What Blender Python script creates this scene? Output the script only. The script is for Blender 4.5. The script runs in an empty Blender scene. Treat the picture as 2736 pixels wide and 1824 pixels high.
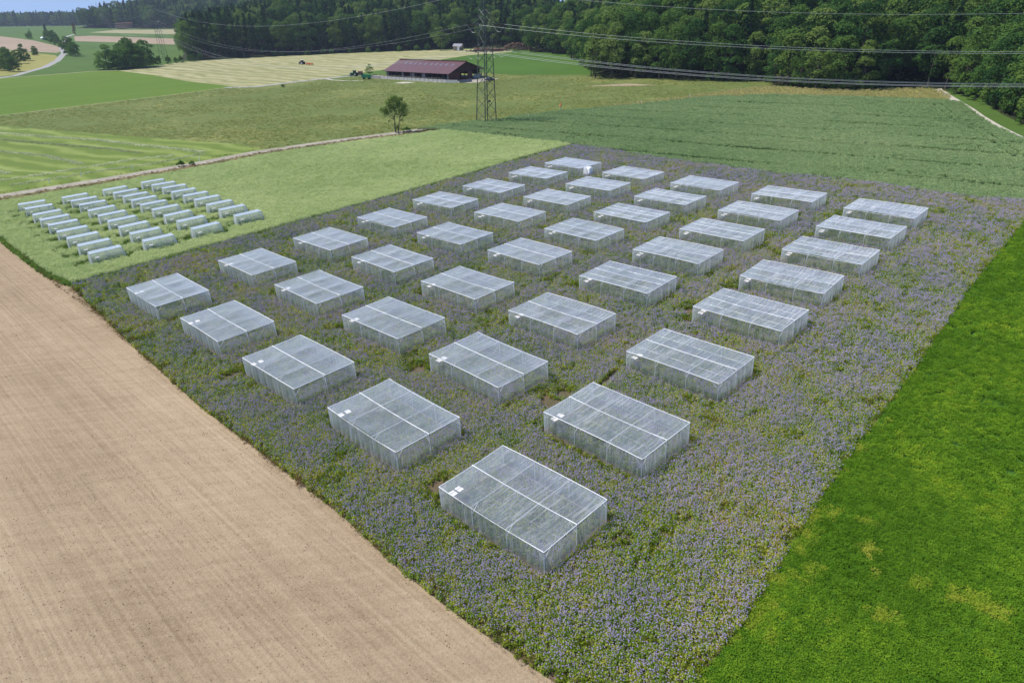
import bpy, math, random
import numpy as np
from mathutils import Vector, Matrix, noise
from mathutils.geometry import delaunay_2d_cdt

R = math.radians
scn = bpy.context.scene
COL = scn.collection

# ------------------------------------------------------------------ camera, world, sun, exposure
cam_d = bpy.data.cameras.new('camera')
cam_d.sensor_width = 36.0
cam_d.lens = 24.0
cam_d.clip_start = 0.5
cam_d.clip_end = 9000.0
cam = bpy.data.objects.new('camera', cam_d)
COL.objects.link(cam)
cam.location = (0.0, 0.0, 32.0)
cam.rotation_euler = (R(90 - 26.48), 0, 0)
scn.camera = cam

SUN_EL, SUN_AZ = R(55.0), R(-78.0)            # azimuth measured from +Y towards +X
world = bpy.data.worlds.new('World')
scn.world = world
world.use_nodes = True
wn = world.node_tree
wn.nodes.clear()
sky = wn.nodes.new('ShaderNodeTexSky')
sky.sky_type = 'NISHITA'
sky.sun_disc = False
sky.sun_elevation = SUN_EL
sky.sun_rotation = SUN_AZ % (2 * math.pi)
sky.altitude = 2200.0
sky.air_density = 0.8
sky.dust_density = 0.0
sky.ozone_density = 5.0
bg = wn.nodes.new('ShaderNodeBackground')
bg.inputs['Strength'].default_value = 0.15
wo = wn.nodes.new('ShaderNodeOutputWorld')
cap = wn.nodes.new('ShaderNodeVectorMath')          # a camera-like roll-off of the brightest sky, the same in every direction
cap.operation = 'MINIMUM'
cap.inputs[1].default_value = (1.15, 1.75, 2.9)
wn.links.new(sky.outputs[0], cap.inputs[0])
wn.links.new(cap.outputs[0], bg.inputs['Color'])
wn.links.new(bg.outputs[0], wo.inputs['Surface'])

sun_d = bpy.data.lights.new('sun', 'SUN')
sun_d.energy = 3.75
sun_d.angle = R(0.53)
sun_d.color = (1.0, 0.95, 0.88)
sun = bpy.data.objects.new('sun', sun_d)
COL.objects.link(sun)
sdir = Vector((math.cos(SUN_EL) * math.sin(SUN_AZ), math.cos(SUN_EL) * math.cos(SUN_AZ), math.sin(SUN_EL)))
sun.rotation_euler = sdir.to_track_quat('Z', 'Y').to_euler()
sun.location = (-60, 0, 90)

scn.view_settings.view_transform = 'Standard'
scn.view_settings.look = 'None'
scn.view_settings.exposure = 1.0
scn.view_settings.gamma = 1.0
scn.view_settings.use_curve_mapping = False
cy = scn.cycles
cy.max_bounces = 8
cy.diffuse_bounces = 3
cy.glossy_bounces = 2
cy.transmission_bounces = 4
cy.transparent_max_bounces = 28
cy.volume_bounces = 0
cy.caustics_reflective = False
cy.caustics_refractive = False
cy.use_denoising = True
cy.denoiser = 'OPENIMAGEDENOISE'
cy.denoising_input_passes = 'RGB_ALBEDO_NORMAL'
cy.denoising_prefilter = 'ACCURATE'
cy.sample_clamp_indirect = 6.0

rnd = random.Random(7)
rng = np.random.default_rng(7)
# ------------------------------------------------------------------ helpers
def P2(o, **kw):
    for k, v in kw.items():
        o[k] = v
    return o

def link(o, parent=None):
    COL.objects.link(o)
    if parent is not None:
        o.parent = parent
    return o

def empty(name, loc, rot=(0, 0, 0), label=None, cat=None, group=None):
    o = bpy.data.objects.new(name, None)
    o.empty_display_size = 0.3
    o.location = loc
    o.rotation_euler = rot
    tag(o, label, cat, group)
    return link(o)

def tag(o, label=None, cat=None, group=None, kind=None):
    if label: o['label'] = label
    if cat: o['category'] = cat
    if group: o['group'] = group
    if kind: o['kind'] = kind
    return o

def ob(name, me, parent=None):
    return link(bpy.data.objects.new(name, me), parent)

def mesh_np(name, verts, faces, mats, mi=None, smooth=False):
    """verts (N,3), faces list or (M,k) array"""
    me = bpy.data.meshes.new(name)
    v = np.asarray(verts, np.float32)
    if isinstance(faces, np.ndarray):
        m, k = faces.shape
        me.vertices.add(len(v)); me.vertices.foreach_set('co', v.ravel())
        me.loops.add(m * k); me.loops.foreach_set('vertex_index', faces.astype(np.int32).ravel())
        me.polygons.add(m); me.polygons.foreach_set('loop_start', np.arange(0, m * k, k, dtype=np.int32))
        me.update(calc_edges=True)
    else:
        me.from_pydata([tuple(map(float, p)) for p in v], [], faces)
    for m_ in (mats if isinstance(mats, (list, tuple)) else [mats]):
        me.materials.append(m_)
    if mi is not None:
        me.polygons.foreach_set('material_index', np.asarray(mi, np.int32))
    if smooth:
        me.polygons.foreach_set('use_smooth', [True] * len(me.polygons))
    me.update()
    return me

class MB:
    """collects boxes, bars, tubes into one mesh"""
    def __init__(s): s.v = []; s.f = []; s.m = []; s.mi = 0
    def add(s, vs, fs):
        b = len(s.v); s.v += [tuple(x) for x in vs]
        for f in fs: s.f.append(tuple(i + b for i in f)); s.m.append(s.mi)
        return s
    def box(s, c, d, rz=0.0, M=None):
        x, y, z = d[0] / 2, d[1] / 2, d[2] / 2
        vs = [Vector((i * x, j * y, k * z)) for i in (-1, 1) for j in (-1, 1) for k in (-1, 1)]
        if M is not None: vs = [M @ q for q in vs]
        elif rz: vs = [Matrix.Rotation(rz, 3, 'Z') @ q for q in vs]
        return s.add([q + Vector(c) for q in vs], [(0, 1, 3, 2), (4, 6, 7, 5), (0, 4, 5, 1), (2, 3, 7, 6), (0, 2, 6, 4), (1, 5, 7, 3)])
    def tube(s, a, b, r0, r1=None, n=6, cap=True):
        a, b = Vector(a), Vector(b); r1 = r0 if r1 is None else r1
        q = (b - a).to_track_quat('Z', 'Y'); vs = []
        for p, r in ((a, r0), (b, r1)):
            for i in range(n):
                t = 2 * math.pi * i / n
                vs.append(p + q @ Vector((r * math.cos(t), r * math.sin(t), 0)))
        fs = [(i, (i + 1) % n, n + (i + 1) % n, n + i) for i in range(n)]
        if cap: fs += [tuple(range(n - 1, -1, -1)), tuple(range(n, 2 * n))]
        return s.add(vs, fs)
    def path(s, pts, r, n=5):
        pts = [Vector(p) for p in pts]
        rr = r if isinstance(r, (list, tuple)) else [r] * len(pts); vs = []
        for i, p in enumerate(pts):
            t = (pts[min(i + 1, len(pts) - 1)] - pts[max(i - 1, 0)]).normalized()
            q = t.to_track_quat('Z', 'Y')
            for k in range(n):
                a = 2 * math.pi * k / n
                vs.append(p + q @ Vector((rr[i] * math.cos(a), rr[i] * math.sin(a), 0)))
        fs = []
        for i in range(len(pts) - 1):
            for k in range(n):
                fs.append((i * n + k, i * n + (k + 1) % n, (i + 1) * n + (k + 1) % n, (i + 1) * n + k))
        return s.add(vs, fs)
    def wheel(s, c, r, w, axis=(0, 1, 0), n=16):
        a = Vector(axis).normalized() * w / 2; c = Vector(c)
        return s.tube(c - a, c + a, r, n=n)
    def mesh(s, name, mats, smooth=False):
        return mesh_np(name, s.v, s.f, mats, s.m, smooth)
    def build(s, name, mats, parent=None, smooth=False):
        return ob(name, s.mesh(name, mats, smooth), parent)

# ------------------------------------------------------------------ materials
class NT:
    def __init__(s, name):
        s.m = bpy.data.materials.new(name); s.m.use_nodes = True
        s.t = s.m.node_tree; s.t.nodes.clear()
        s.out = s.t.nodes.new('ShaderNodeOutputMaterial')
    def n(s, typ, ins=None, **kw):
        nd = s.t.nodes.new('ShaderNode' + typ)
        for k, v in kw.items(): setattr(nd, k, v)
        for k, v in (ins or {}).items():
            if hasattr(v, 'is_linked') or isinstance(v, bpy.types.NodeSocket): s.t.links.new(v, nd.inputs[k])
            else: nd.inputs[k].default_value = v
        return nd
    def math(s, op, a, b=None, clamp=False):
        nd = s.n('Math', operation=op, use_clamp=clamp)
        for i, v in enumerate((a, b)):
            if v is None: continue
            if isinstance(v, bpy.types.NodeSocket): s.t.links.new(v, nd.inputs[i])
            else: nd.inputs[i].default_value = v
        return nd.outputs[0]
    def pos(s, rot=0.0, scale=(1, 1, 1)):
        if not hasattr(s, '_g'): s._g = s.n('NewGeometry').outputs['Position']
        v = s._g
        if rot: v = s.n('Mapping', {'Vector': v, 'Rotation': (0, 0, rot)}).outputs[0]
        return s.n('Mapping', {'Vector': v, 'Scale': scale}).outputs[0] if tuple(scale) != (1, 1, 1) else v
    def noise(s, vec, scale, detail=3.0, rough=0.55, dist=0.0):
        return s.n('TexNoise', {'Vector': vec, 'Scale': scale, 'Detail': detail, 'Roughness': rough, 'Distortion': dist}).outputs['Fac']
    def ramp(s, fac, stops, interp='LINEAR'):
        nd = s.n('ValToRGB', {'Fac': fac}); cr = nd.color_ramp; cr.interpolation = interp
        while len(cr.elements) < len(stops): cr.elements.new(0.5)
        for e, (p, c) in zip(cr.elements, stops):
            e.position = p; e.color = (c[0], c[1], c[2], 1) if not isinstance(c, float) else (c, c, c, 1)
        return nd.outputs['Color']
    def mix(s, fac, a, b, typ='MIX'):
        nd = s.n('MixRGB', blend_type=typ)
        for k, v in (('Fac', fac), ('Color1', a), ('Color2', b)):
            if isinstance(v, bpy.types.NodeSocket): s.t.links.new(v, nd.inputs[k])
            else: nd.inputs[k].default_value = v if isinstance(v, float) else (v[0], v[1], v[2], 1)
        return nd.outputs[0]
    def surf(s, sh):
        s.t.links.new(sh, s.out.inputs['Surface']); return s.m
    def pbr(s, color, rough=0.8, spec=0.3, metal=0.0, bump=None, bs=0.5, bd=0.05):
        nd = s.n('BsdfPrincipled')
        for k, v in (('Base Color', color), ('Roughness', rough), ('Specular IOR Level', spec), ('Metallic', metal)):
            if isinstance(v, bpy.types.NodeSocket): s.t.links.new(v, nd.inputs[k])
            else: nd.inputs[k].default_value = (v[0], v[1], v[2], 1) if k == 'Base Color' else v
        if bump is not None:
            b = s.n('Bump', {'Height': bump, 'Strength': bs, 'Distance': bd})
            s.t.links.new(b.outputs[0], nd.inputs['Normal'])
        return s.surf(nd.outputs[0])

def flat(name, c, rough=0.6, spec=0.4, metal=0.0, var=0.12, sc=4.0):
    n = NT(name)
    f = n.noise(n.pos(), sc, 4)
    col = n.mix(f, tuple(x * (1 - var) for x in c), tuple(min(1, x * (1 + var)) for x in c))
    return n.pbr(col, rough, spec, metal)

def field(name, stops, rot=0.0, big=0.03, mid=0.5, fine=6.0, st=(1, 1), w=(0.4, 0.35, 0.25), stripe=None, bs=0.6, bd=0.12, stain=None):
    """procedural ground: broad patches + streaky mid noise + fine grain, optional stripes (rot, period, strength)"""
    n = NT(name)
    a = n.noise(n.pos(), big, 3)
    b = n.noise(n.pos(rot, (st[0], st[1], 1)), mid, 4, 0.6)
    c = n.noise(n.pos(rot, (st[0] ** .5, st[1] ** .5, 1)), fine, 3, 0.7)
    v = n.math('ADD', n.math('ADD', n.math('MULTIPLY', a, w[0]), n.math('MULTIPLY', b, w[1])), n.math('MULTIPLY', c, w[2]))
    if stripe:
        p = n.n('SeparateXYZ', {'Vector': n.pos(stripe[0])}).outputs[1]
        wob = n.math('MULTIPLY', n.math('SUBTRACT', n.noise(n.pos(), 0.035, 3), 0.5), stripe[1] * 2.4)
        ph = n.math('MULTIPLY', n.math('ADD', p, wob), 2 * math.pi / stripe[1])
        sn = n.math('SINE', ph)
        amp = n.math('MULTIPLY', n.noise(n.pos(rot, (st[0], st[1], 1)), mid * 0.35, 2), stripe[2] * 2)
        v = n.math('ADD', v, n.math('MULTIPLY', sn, amp))
    col = n.ramp(v, stops)
    if stain:
        m = n.ramp(n.noise(n.pos(), stain[1], 3), [(stain[2], 0.0), (stain[2] + .12, 1.0)])
        col = n.mix(m, col, stain[0])
    return n.pbr(col, 0.95, 0.1, bump=n.math('ADD', c, b), bs=bs, bd=bd)

def leafmat(name, stops, big=0.05, mid=0.6, trans=0.35, objvar=0.25, wn=0.5):
    """foliage: two sided, colour drifts over the place, from plant to plant and leaf to leaf"""
    n = NT(name)
    a = n.noise(n.pos(), big, 3)
    b = n.noise(n.pos(), mid, 4, 0.65)
    oi = n.n('ObjectInfo').outputs['Random']
    v = n.math('ADD', n.math('MULTIPLY', a, wn), n.math('MULTIPLY', b, 1 - wn - objvar if wn + objvar < 1 else 0.1))
    v = n.math('ADD', v, n.math('MULTIPLY', oi, objvar))
    col = n.ramp(v, stops)
    d = n.n('BsdfDiffuse', {'Color': col, 'Roughness': 0.6})
    t = n.n('BsdfTranslucent', {'Color': n.mix(0.35, col, (0.35, 0.45, 0.06), 'MIX') if False else col})
    g = n.n('MixShader', {'Fac': trans, 1: d.outputs[0], 2: t.outputs[0]})
    return n.surf(g.outputs[0])

M = {}
M['white'] = flat('white_tube', (0.640, 0.648, 0.656), 0.45, 0.4)
M['board'] = flat('white_board', (0.80, 0.74, 0.66), 0.6, 0.3, var=0.06)
M['wood'] = flat('weathered_wood', (0.30, 0.24, 0.17), 0.8, 0.2, var=0.3, sc=8)
M['steel'] = flat('green_grey_steel', (0.045, 0.06, 0.055), 0.5, 0.5, 0.2, var=0.3)
M['galv'] = flat('galvanised_steel', (0.34, 0.37, 0.38), 0.4, 0.5, 0.4)
M['wire'] = flat('aluminium_cable', (0.30, 0.32, 0.33), 0.5, 0.4, 0.3, var=0.05)
M['ceramic'] = flat('insulator_brown', (0.06, 0.035, 0.03), 0.25, 0.5)
M['concrete'] = flat('pale_concrete', (0.36, 0.36, 0.35), 0.9, 0.2, var=0.18, sc=1.2)
M['darkwood'] = flat('dark_brown_boards', (0.060, 0.035, 0.030), 0.8, 0.2, var=0.3, sc=2)
M['redwood'] = flat('red_brown_boards', (0.11, 0.045, 0.035), 0.8, 0.2, var=0.3, sc=2)
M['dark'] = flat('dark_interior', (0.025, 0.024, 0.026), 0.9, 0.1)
M['greyboard'] = flat('grey_panel', (0.20, 0.20, 0.22), 0.8, 0.2, var=0.2)
M['tyre'] = flat('black_tyre', (0.02, 0.02, 0.022), 0.85, 0.2)
M['rim'] = flat('pale_rim', (0.62, 0.64, 0.60), 0.5, 0.4)
M['green'] = flat('green_paint', (0.015, 0.12, 0.055), 0.35, 0.5)
M['bright_green'] = flat('bright_green_paint', (0.02, 0.26, 0.11), 0.4, 0.5)
M['navy'] = flat('dark_blue_paint', (0.02, 0.025, 0.06), 0.35, 0.5)
M['orange'] = flat('orange_red_paint', (0.52, 0.13, 0.045), 0.5, 0.4)
M['glass'] = flat('dark_glass', (0.02, 0.03, 0.04), 0.08, 0.8)
M['whitepaint'] = flat('white_paint', (0.80, 0.81, 0.82), 0.35, 0.5, var=0.03)
M['log'] = flat('cut_logs', (0.20, 0.115, 0.085), 0.9, 0.1, var=0.35, sc=0.8)
M['logend'] = flat('pale_log_ends', (0.42, 0.27, 0.17), 0.9, 0.1, var=0.2, sc=0.8)
M['skylight'] = flat('translucent_skylight', (0.12, 0.125, 0.16), 0.35, 0.5)
M['bark'] = flat('grey_brown_bark', (0.085, 0.072, 0.060), 0.95, 0.1, var=0.3, sc=3)
M['pinebark'] = flat('pale_conifer_bark', (0.085, 0.065, 0.052), 0.95, 0.1, var=0.3, sc=3)

# red-brown corrugated roof
n = NT('red_brown_roof')
wv = n.n('TexWave', {'Vector': n.n('TexCoord').outputs['Object'], 'Scale': 5.0, 'Distortion': 0.0}, bands_direction='X').outputs['Fac']
f = n.noise(n.pos(), 0.35, 4)
M['roof'] = n.pbr(n.ramp(f, [(0.3, (0.057, 0.017, 0.018)), (0.7, (0.082, 0.026, 0.025))]), 0.45, 0.4, bump=wv, bs=0.25, bd=0.05)

# insect net: a thin weave; the steeper one looks along it, the more thread covers the view
def netmat(name, cover, col, streak_axis, gloss=0.22, thru=0.4):
    n = NT(name)
    tc = n.n('TexCoord').outputs['Object']
    sc = (5.0, 0.35, 1.0) if streak_axis == 'v' else (6.0, 6.0, 0.35)
    s1 = n.noise(n.n('Mapping', {'Vector': tc, 'Scale': sc}).outputs[0], 1.3, 4, 0.7, 0.6)
    oi = n.n('ObjectInfo')
    rndo = oi.outputs['Random']
    ofs = n.n('CombineXYZ', {0: n.math('MULTIPLY', rndo, 37.0), 1: n.math('MULTIPLY', rndo, 11.0), 2: 0.0}).outputs[0]
    tv = n.n('VectorMath', {0: tc, 1: ofs}, operation='ADD').outputs[0]
    s2 = n.noise(tv, 0.28, 3, 0.6)
    strength = n.n('SeparateColor', {0: oi.outputs['Color']}).outputs[0]
    fold_glint = n.ramp(s1, [(0.47, 0.0), (0.66, 1.0)])
    fold_glint = n.math('MULTIPLY', fold_glint, n.ramp(s2, [(0.38, 0.25), (0.62, 1.0)]))
    fold_glint = n.math('MULTIPLY', fold_glint, strength)
    lw = n.n('LayerWeight', {'Blend': 0.5}).outputs['Facing']
    cosv = n.math('MAXIMUM', n.math('SUBTRACT', 1.0, lw), 0.12)
    base = n.math('ADD', cover, n.math('MULTIPLY', fold_glint, 0.27))
    clear = n.math('SUBTRACT', 1.0, base)
    cov = n.math('SUBTRACT', 1.0, n.math('POWER', clear, n.math('DIVIDE', 1.0, cosv)), clamp=True)
    c2 = n.mix(fold_glint, col, (0.70, 0.70, 0.68))  # folds whiten the net; their glints are put into the colour too
    bmp = n.n('Bump', {'Height': s1, 'Strength': 0.5, 'Distance': 0.06}).outputs[0]
    d = n.n('BsdfDiffuse', {'Color': c2, 'Normal': bmp})
    t = n.n('BsdfTranslucent', {'Color': c2, 'Normal': bmp})
    g = n.n('BsdfGlossy', {'Color': (0.75, 0.8, 0.85, 1), 'Roughness': 0.42, 'Normal': bmp})
    dt = n.n('MixShader', {'Fac': thru, 1: d.outputs[0], 2: t.outputs[0]})
    dg = n.n('MixShader', {'Fac': gloss, 1: dt.outputs[0], 2: g.outputs[0]})
    tr = n.n('BsdfTransparent')
    mx = n.n('MixShader', {'Fac': cov, 1: tr.outputs[0], 2: dg.outputs[0]})
    return n.surf(mx.outputs[0])
M['net_roof'] = netmat('clear_net_roof', 0.175, (0.47, 0.53, 0.63), 'v')  # blue of the reflected sky is put into the net colour
M['net_side'] = netmat('clear_net_side', 0.165, (0.56, 0.62, 0.68), 'z', 0.15, 0.5)
M['net_tunnel'] = netmat('fine_net', 0.26, (0.58, 0.64, 0.66), 'z', 0.15, 0.5)
M['net_tunnel_top'] = netmat('fine_net_top', 0.38, (0.38, 0.46, 0.56), 'v', 0.2)  # bluer top: reflected sky put into the colour

# ground sheets
TAN = [(0.25, (0.26, 0.185, 0.125)), (0.5, (0.345, 0.255, 0.175)), (0.75, (0.43, 0.33, 0.235))]
ROW = R(43.5)
n = NT('tilled_soil')
pa = n.noise(n.pos(), 0.05, 4)
pb = n.noise(n.pos(ROW, (0.05, 3.0, 1)), 1.0, 3, 0.6)
pc = n.noise(n.pos(), 7.0, 5, 0.8)
pw = n.noise(n.pos(ROW, (0.010, 0.22, 1)), 1.0, 2, 0.5)
pd = n.noise(n.pos(R(-8), (0.25, 1.6, 1)), 1.0, 4, 0.65)
py_ = n.n('SeparateXYZ', {'Vector': n.pos(ROW)}).outputs[1]
wob = n.math('MULTIPLY', n.noise(n.pos(ROW, (0.02, 0.05, 1)), 1.0, 1), 0.25)
row = n.math('SINE', n.math('MULTIPLY', n.math('ADD', py_, wob), 2 * math.pi / 0.42))
# tyre marks: two lines in every 6 m pass
tm = n.math('ABSOLUTE', n.math('SUBTRACT', n.math('PINGPONG', n.math('ADD', py_, wob), 3.1), 1.4))
tyre = n.math('MULTIPLY', n.math('LESS_THAN', tm, 0.24), n.math('GREATER_THAN', n.noise(n.pos(ROW, (0.05, 0.1, 1)), 1.0, 2), 0.47))
v = n.math('ADD', n.math('MULTIPLY', pa, 0.22), n.math('MULTIPLY', pb, 0.17))
v = n.math('ADD', v, n.math('MULTIPLY', pc, 0.34))
v = n.math('ADD', v, n.math('MULTIPLY', pw, 0.10))
v = n.math('ADD', v, n.math('MULTIPLY', pd, 0.15))
v = n.math('ADD', v, n.math('MULTIPLY', row, 0.007))
v = n.math('SUBTRACT', v, n.math('MULTIPLY', tyre, 0.016))
M['soil'] = n.pbr(n.ramp(v, [(0.38, (0.178, 0.129, 0.081)), (0.51, (0.278, 0.212, 0.137)), (0.62, (0.361, 0.284, 0.191))]), 0.95, 0.08,
                  bump=n.math('ADD', n.math('MULTIPLY', pc, 0.8), n.math('ADD', pb, n.math('MULTIPLY', row, 0.035))), bs=0.9, bd=0.10)
M['flower_soil'] = field('flower_bed_soil', [(0.34, (0.050, 0.048, 0.024)), (0.5, (0.085, 0.072, 0.040)), (0.66, (0.140, 0.092, 0.062))], big=0.12, mid=0.9, fine=5, bs=0.8)
M['vergeg'] = field('verge_ground', [(0.36, (0.085, 0.092, 0.034)), (0.5, (0.130, 0.118, 0.052)), (0.64, (0.19, 0.15, 0.08))], big=0.1, mid=0.5, fine=3, bs=0.8)
M['rape_soil'] = field('rape_ground', [(0.3, (0.070, 0.120, 0.028)), (0.7, (0.150, 0.210, 0.060))], big=0.08, mid=0.8, fine=5)
M['clover_soil'] = field('clover_ground', [(0.3, (0.018, 0.058, 0.008)), (0.7, (0.046, 0.111, 0.016))], big=0.1, mid=0.8, fine=6)
M['wheat_soil'] = field('wheat_ground', [(0.3, (0.077, 0.131, 0.049)), (0.5, (0.113, 0.172, 0.070)), (0.7, (0.134, 0.198, 0.085))], rot=R(36.5), big=0.02, mid=0.5, fine=3, st=(0.12, 1.6), w=(0.270, 0.406, 0.226))
M['meadow'] = field('olive_meadow', [(0.42, (0.086, 0.112, 0.030)), (0.50, (0.146, 0.157, 0.049)), (0.585, (0.224, 0.206, 0.075))], rot=R(5), big=0.018, mid=0.30, fine=1.1, st=(0.5, 1.0), w=(0.310, 0.281, 0.263), bs=0.8, bd=0.5)
M['grass'] = field('green_grass', [(0.3, (0.037, 0.071, 0.012)), (0.7, (0.068, 0.118, 0.022))], big=0.01, mid=0.08, fine=1.0, bs=0.4)
M['lush'] = field('lush_grass', [(0.35, (0.055, 0.100, 0.010)), (0.65, (0.088, 0.141, 0.017))], rot=R(-52), big=0.012, mid=0.25, fine=1.2, st=(0.05, 1.0), bs=0.4)
M['lush2'] = field('bright_pasture', [(0.35, (0.034, 0.078, 0.009)), (0.65, (0.058, 0.112, 0.015))], big=0.012, mid=0.1, fine=1.2, bs=0.4)
M['hay'] = field('mown_hay', [(0.30, (0.165, 0.170, 0.070)), (0.48, (0.262, 0.244, 0.129)), (0.62, (0.344, 0.304, 0.189)), (0.8, (0.299, 0.246, 0.189))], rot=R(42), big=0.012, mid=0.22, fine=1.1, st=(0.07, 1.0), w=(0.224, 0.290, 0.282), stripe=(R(42), 9.5, 0.09))
M['mown'] = field('mown_strip', [(0.30, (0.088, 0.127, 0.024)), (0.48, (0.139, 0.177, 0.041)), (0.60, (0.186, 0.218, 0.079)), (0.74, (0.256, 0.243, 0.139))], rot=R(30), big=0.02, mid=0.5, fine=2.2, st=(0.05, 1.0), w=(0.173, 0.243, 0.277), stripe=(R(30), 7.0, 0.14))
M['dry'] = field('dry_grass', [(0.3, (0.126, 0.144, 0.038)), (0.5, (0.196, 0.187, 0.055)), (0.7, (0.240, 0.209, 0.077))], rot=R(20), big=0.05, mid=0.35, fine=1.8, st=(0.4, 1.2), bs=0.6, bd=0.3)
M['stubble'] = field('tan_stubble', [(0.3, (0.195, 0.147, 0.100)), (0.7, (0.273, 0.212, 0.152))], big=0.02, mid=0.1, fine=0.8)
M['paledry'] = field('pale_stubble', [(0.3, (0.182, 0.176, 0.091)), (0.7, (0.260, 0.234, 0.137))], big=0.02, mid=0.1, fine=0.8)
M['track'] = field('gravel_track', [(0.3, (0.179, 0.155, 0.114)), (0.6, (0.275, 0.251, 0.209))], big=0.2, mid=0.8, fine=6, stain=((0.095, 0.108, 0.036), 0.5, 0.62))
M['road'] = field('pale_asphalt', [(0.3, (0.205, 0.200, 0.194)), (0.6, (0.248, 0.244, 0.238))], big=0.1, mid=0.5, fine=5)
M['gravel'] = field('pale_gravel', [(0.3, (0.273, 0.251, 0.202)), (0.6, (0.371, 0.344, 0.290))], big=0.2, mid=0.8, fine=5)
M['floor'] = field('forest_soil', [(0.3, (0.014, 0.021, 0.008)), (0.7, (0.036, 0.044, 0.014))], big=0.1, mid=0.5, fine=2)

# ------------------------------------------------------------------ the lie of the land
def poly_dist(x, y, poly):
    """distance to a polygon's edge (positive inside, 0 outside)"""
    x = np.asarray(x, float); y = np.asarray(y, float)
    ins = inside(x, y, poly)
    d = np.full(x.shape, 1e9)
    for i in range(len(poly)):
        ax, ay = poly[i]; bx, by = poly[(i + 1) % len(poly)]
        ex, ey = bx - ax, by - ay
        t = np.clip(((x - ax) * ex + (y - ay) * ey) / (ex * ex + ey * ey + 1e-9), 0, 1)
        d = np.minimum(d, np.hypot(x - ax - t * ex, y - ay - t * ey))
    return np.where(ins, d, 0.0)

def inside(x, y, poly):
    x = np.asarray(x, float); y = np.asarray(y, float)
    r = np.zeros(x.shape, bool)
    for i in range(len(poly)):
        ax, ay = poly[i]; bx, by = poly[(i + 1) % len(poly)]
        c = ((ay > y) != (by > y))
        with np.errstate(divide='ignore', invalid='ignore'):
            xi = (bx - ax) * (y - ay) / (by - ay + 1e-12) + ax
        r ^= c & (x < xi)
    return r

WOOD_R = [(14, 560), (14, 517), (38, 467), (41, 404), (40, 319), (56, 313), (79, 294), (90, 288), (100, 287), (97, 266), (107, 251), (119, 246), (128, 249), (140, 243), (142, 232), (137, 207), (129, 188), (124, 172), (123, 160), (128, 140), (150, 100), (420, 100), (520, 700), (60, 700)]
WOOD_L = [(-250, 553), (-230, 559), (-199, 578), (-153, 597), (-118, 599), (-56, 591), (-28, 595), (-2, 556), (14, 560), (60, 700), (60, 1120), (-455, 1120), (-440, 1010), (-330, 760)]
WOOD_F = [(-745, 1274), (-660, 1266), (-546, 1242), (-461, 1045), (-455, 1120), (60, 1120), (60, 1750), (-790, 1750)]

def height(x, y):
    x = np.asarray(x, float); y = np.asarray(y, float)
    z = 0.0478 * 200 * np.tanh(x / 200)
    z = z + np.minimum(0.24 * poly_dist(x, y, WOOD_R), 48)
    z = z + np.minimum(0.15 * poly_dist(x, y, WOOD_L), 55)
    z = z + np.minimum(0.20 * poly_dist(x, y, WOOD_F), 60)
    z = z - np.clip((np.hypot(x, y) - 1560) * 0.022, 0, 22) * (x < -600)
    return z

def gz(x, y): return float(height(np.array([x]), np.array([y]))[0])

def ground_rot(x, y, rz):
    """rotation that stands on the gentle cross slope, turned by rz"""
    s = 0.0478 / math.cosh(x / 200) ** 2
    nrm = Vector((-s, 0, 1)).normalized()
    q = Vector((0, 0, 1)).rotation_difference(nrm)
    return (q.to_matrix() @ Matrix.Rotation(rz, 3, 'Z')).to_euler()

TRACK = [(-230, 41), (-160, 99), (-107.75, 142.2), (-91.7, 155.6), (-75.5, 170.5), (-66.7, 180.4), (-50.7, 191.0), (-35.4, 199.0), (-26.8, 203.9), (-18.5, 208.6)]
ROADL = [(-330, 380), (-304, 425), (-303, 445), (-311, 468), (-322, 505), (-349, 565), (-396, 654), (-457, 753), (-579, 969), (-609, 1040)]

def ribbon(pts, w, w2=None):
    w2 = w if w2 is None else w2
    L, Rr = [], []
    for i, p in enumerate(pts):
        a = Vector(pts[max(i - 1, 0)]); b = Vector(pts[min(i + 1, len(pts) - 1)])
        t = (b - a).normalized(); nn = Vector((-t.y, t.x))
        ww = (w + (w2 - w) * i / (len(pts) - 1)) / 2
        L.append(tuple(Vector(p) + nn * ww)); Rr.append(tuple(Vector(p) - nn * ww))
    return L + Rr[::-1]

def shift(pts, o):
    out = []
    for i, p in enumerate(pts):
        t = (Vector(pts[min(i + 1, len(pts) - 1)]) - Vector(pts[max(i - 1, 0)])).normalized()
        out.append((p[0] + t.y * o, p[1] - t.x * o))
    return out

PHAC = [(-59.6, 86), (-41.3, 106.1), (-21.7, 126.9), (-5.8, 144.8), (2.7, 155), (15.5, 168), (33.5, 146.1), (51.3, 129.3), (63.4, 120.3), (72.6, 109.9), (80.1, 105.2), (82, 103.8), (73.9, 95.8), (52.9, 73.2), (36.9, 54.8), (25.4, 42.2), (19.5, 35.3), (16, 30.9), (12.8, 27.1), (9.5, 23.7), (6.2, 20.2), (2.25, 24), (-2.5, 28), (-7.1, 32.3), (-11.8, 37.5), (-20.5, 45.8), (-29, 53.8), (-40.3, 65.5)]
BARE = [(-114.8, 136.4), (-85.1, 109), (-76.7, 100.7), (-66.1, 90.7), (-59.6, 86), (-40.3, 65.5), (-29, 53.8), (-20.5, 45.8), (-11.8, 37.5), (-7.1, 32.3), (-2.5, 28), (2.25, 24), (6.2, 20.2), (24, 0), (40, -60), (-260, -60), (-260, 20), (-160, 99)]
CLOVER = [(6.2, 20.2), (9.5, 23.7), (12.8, 27.1), (16, 30.9), (19.5, 35.3), (25.4, 42.2), (36.9, 54.8), (52.9, 73.2), (73.9, 95.8), (82, 103.8), (150, 45), (200, -60), (40, -60), (24, 0)]
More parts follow.
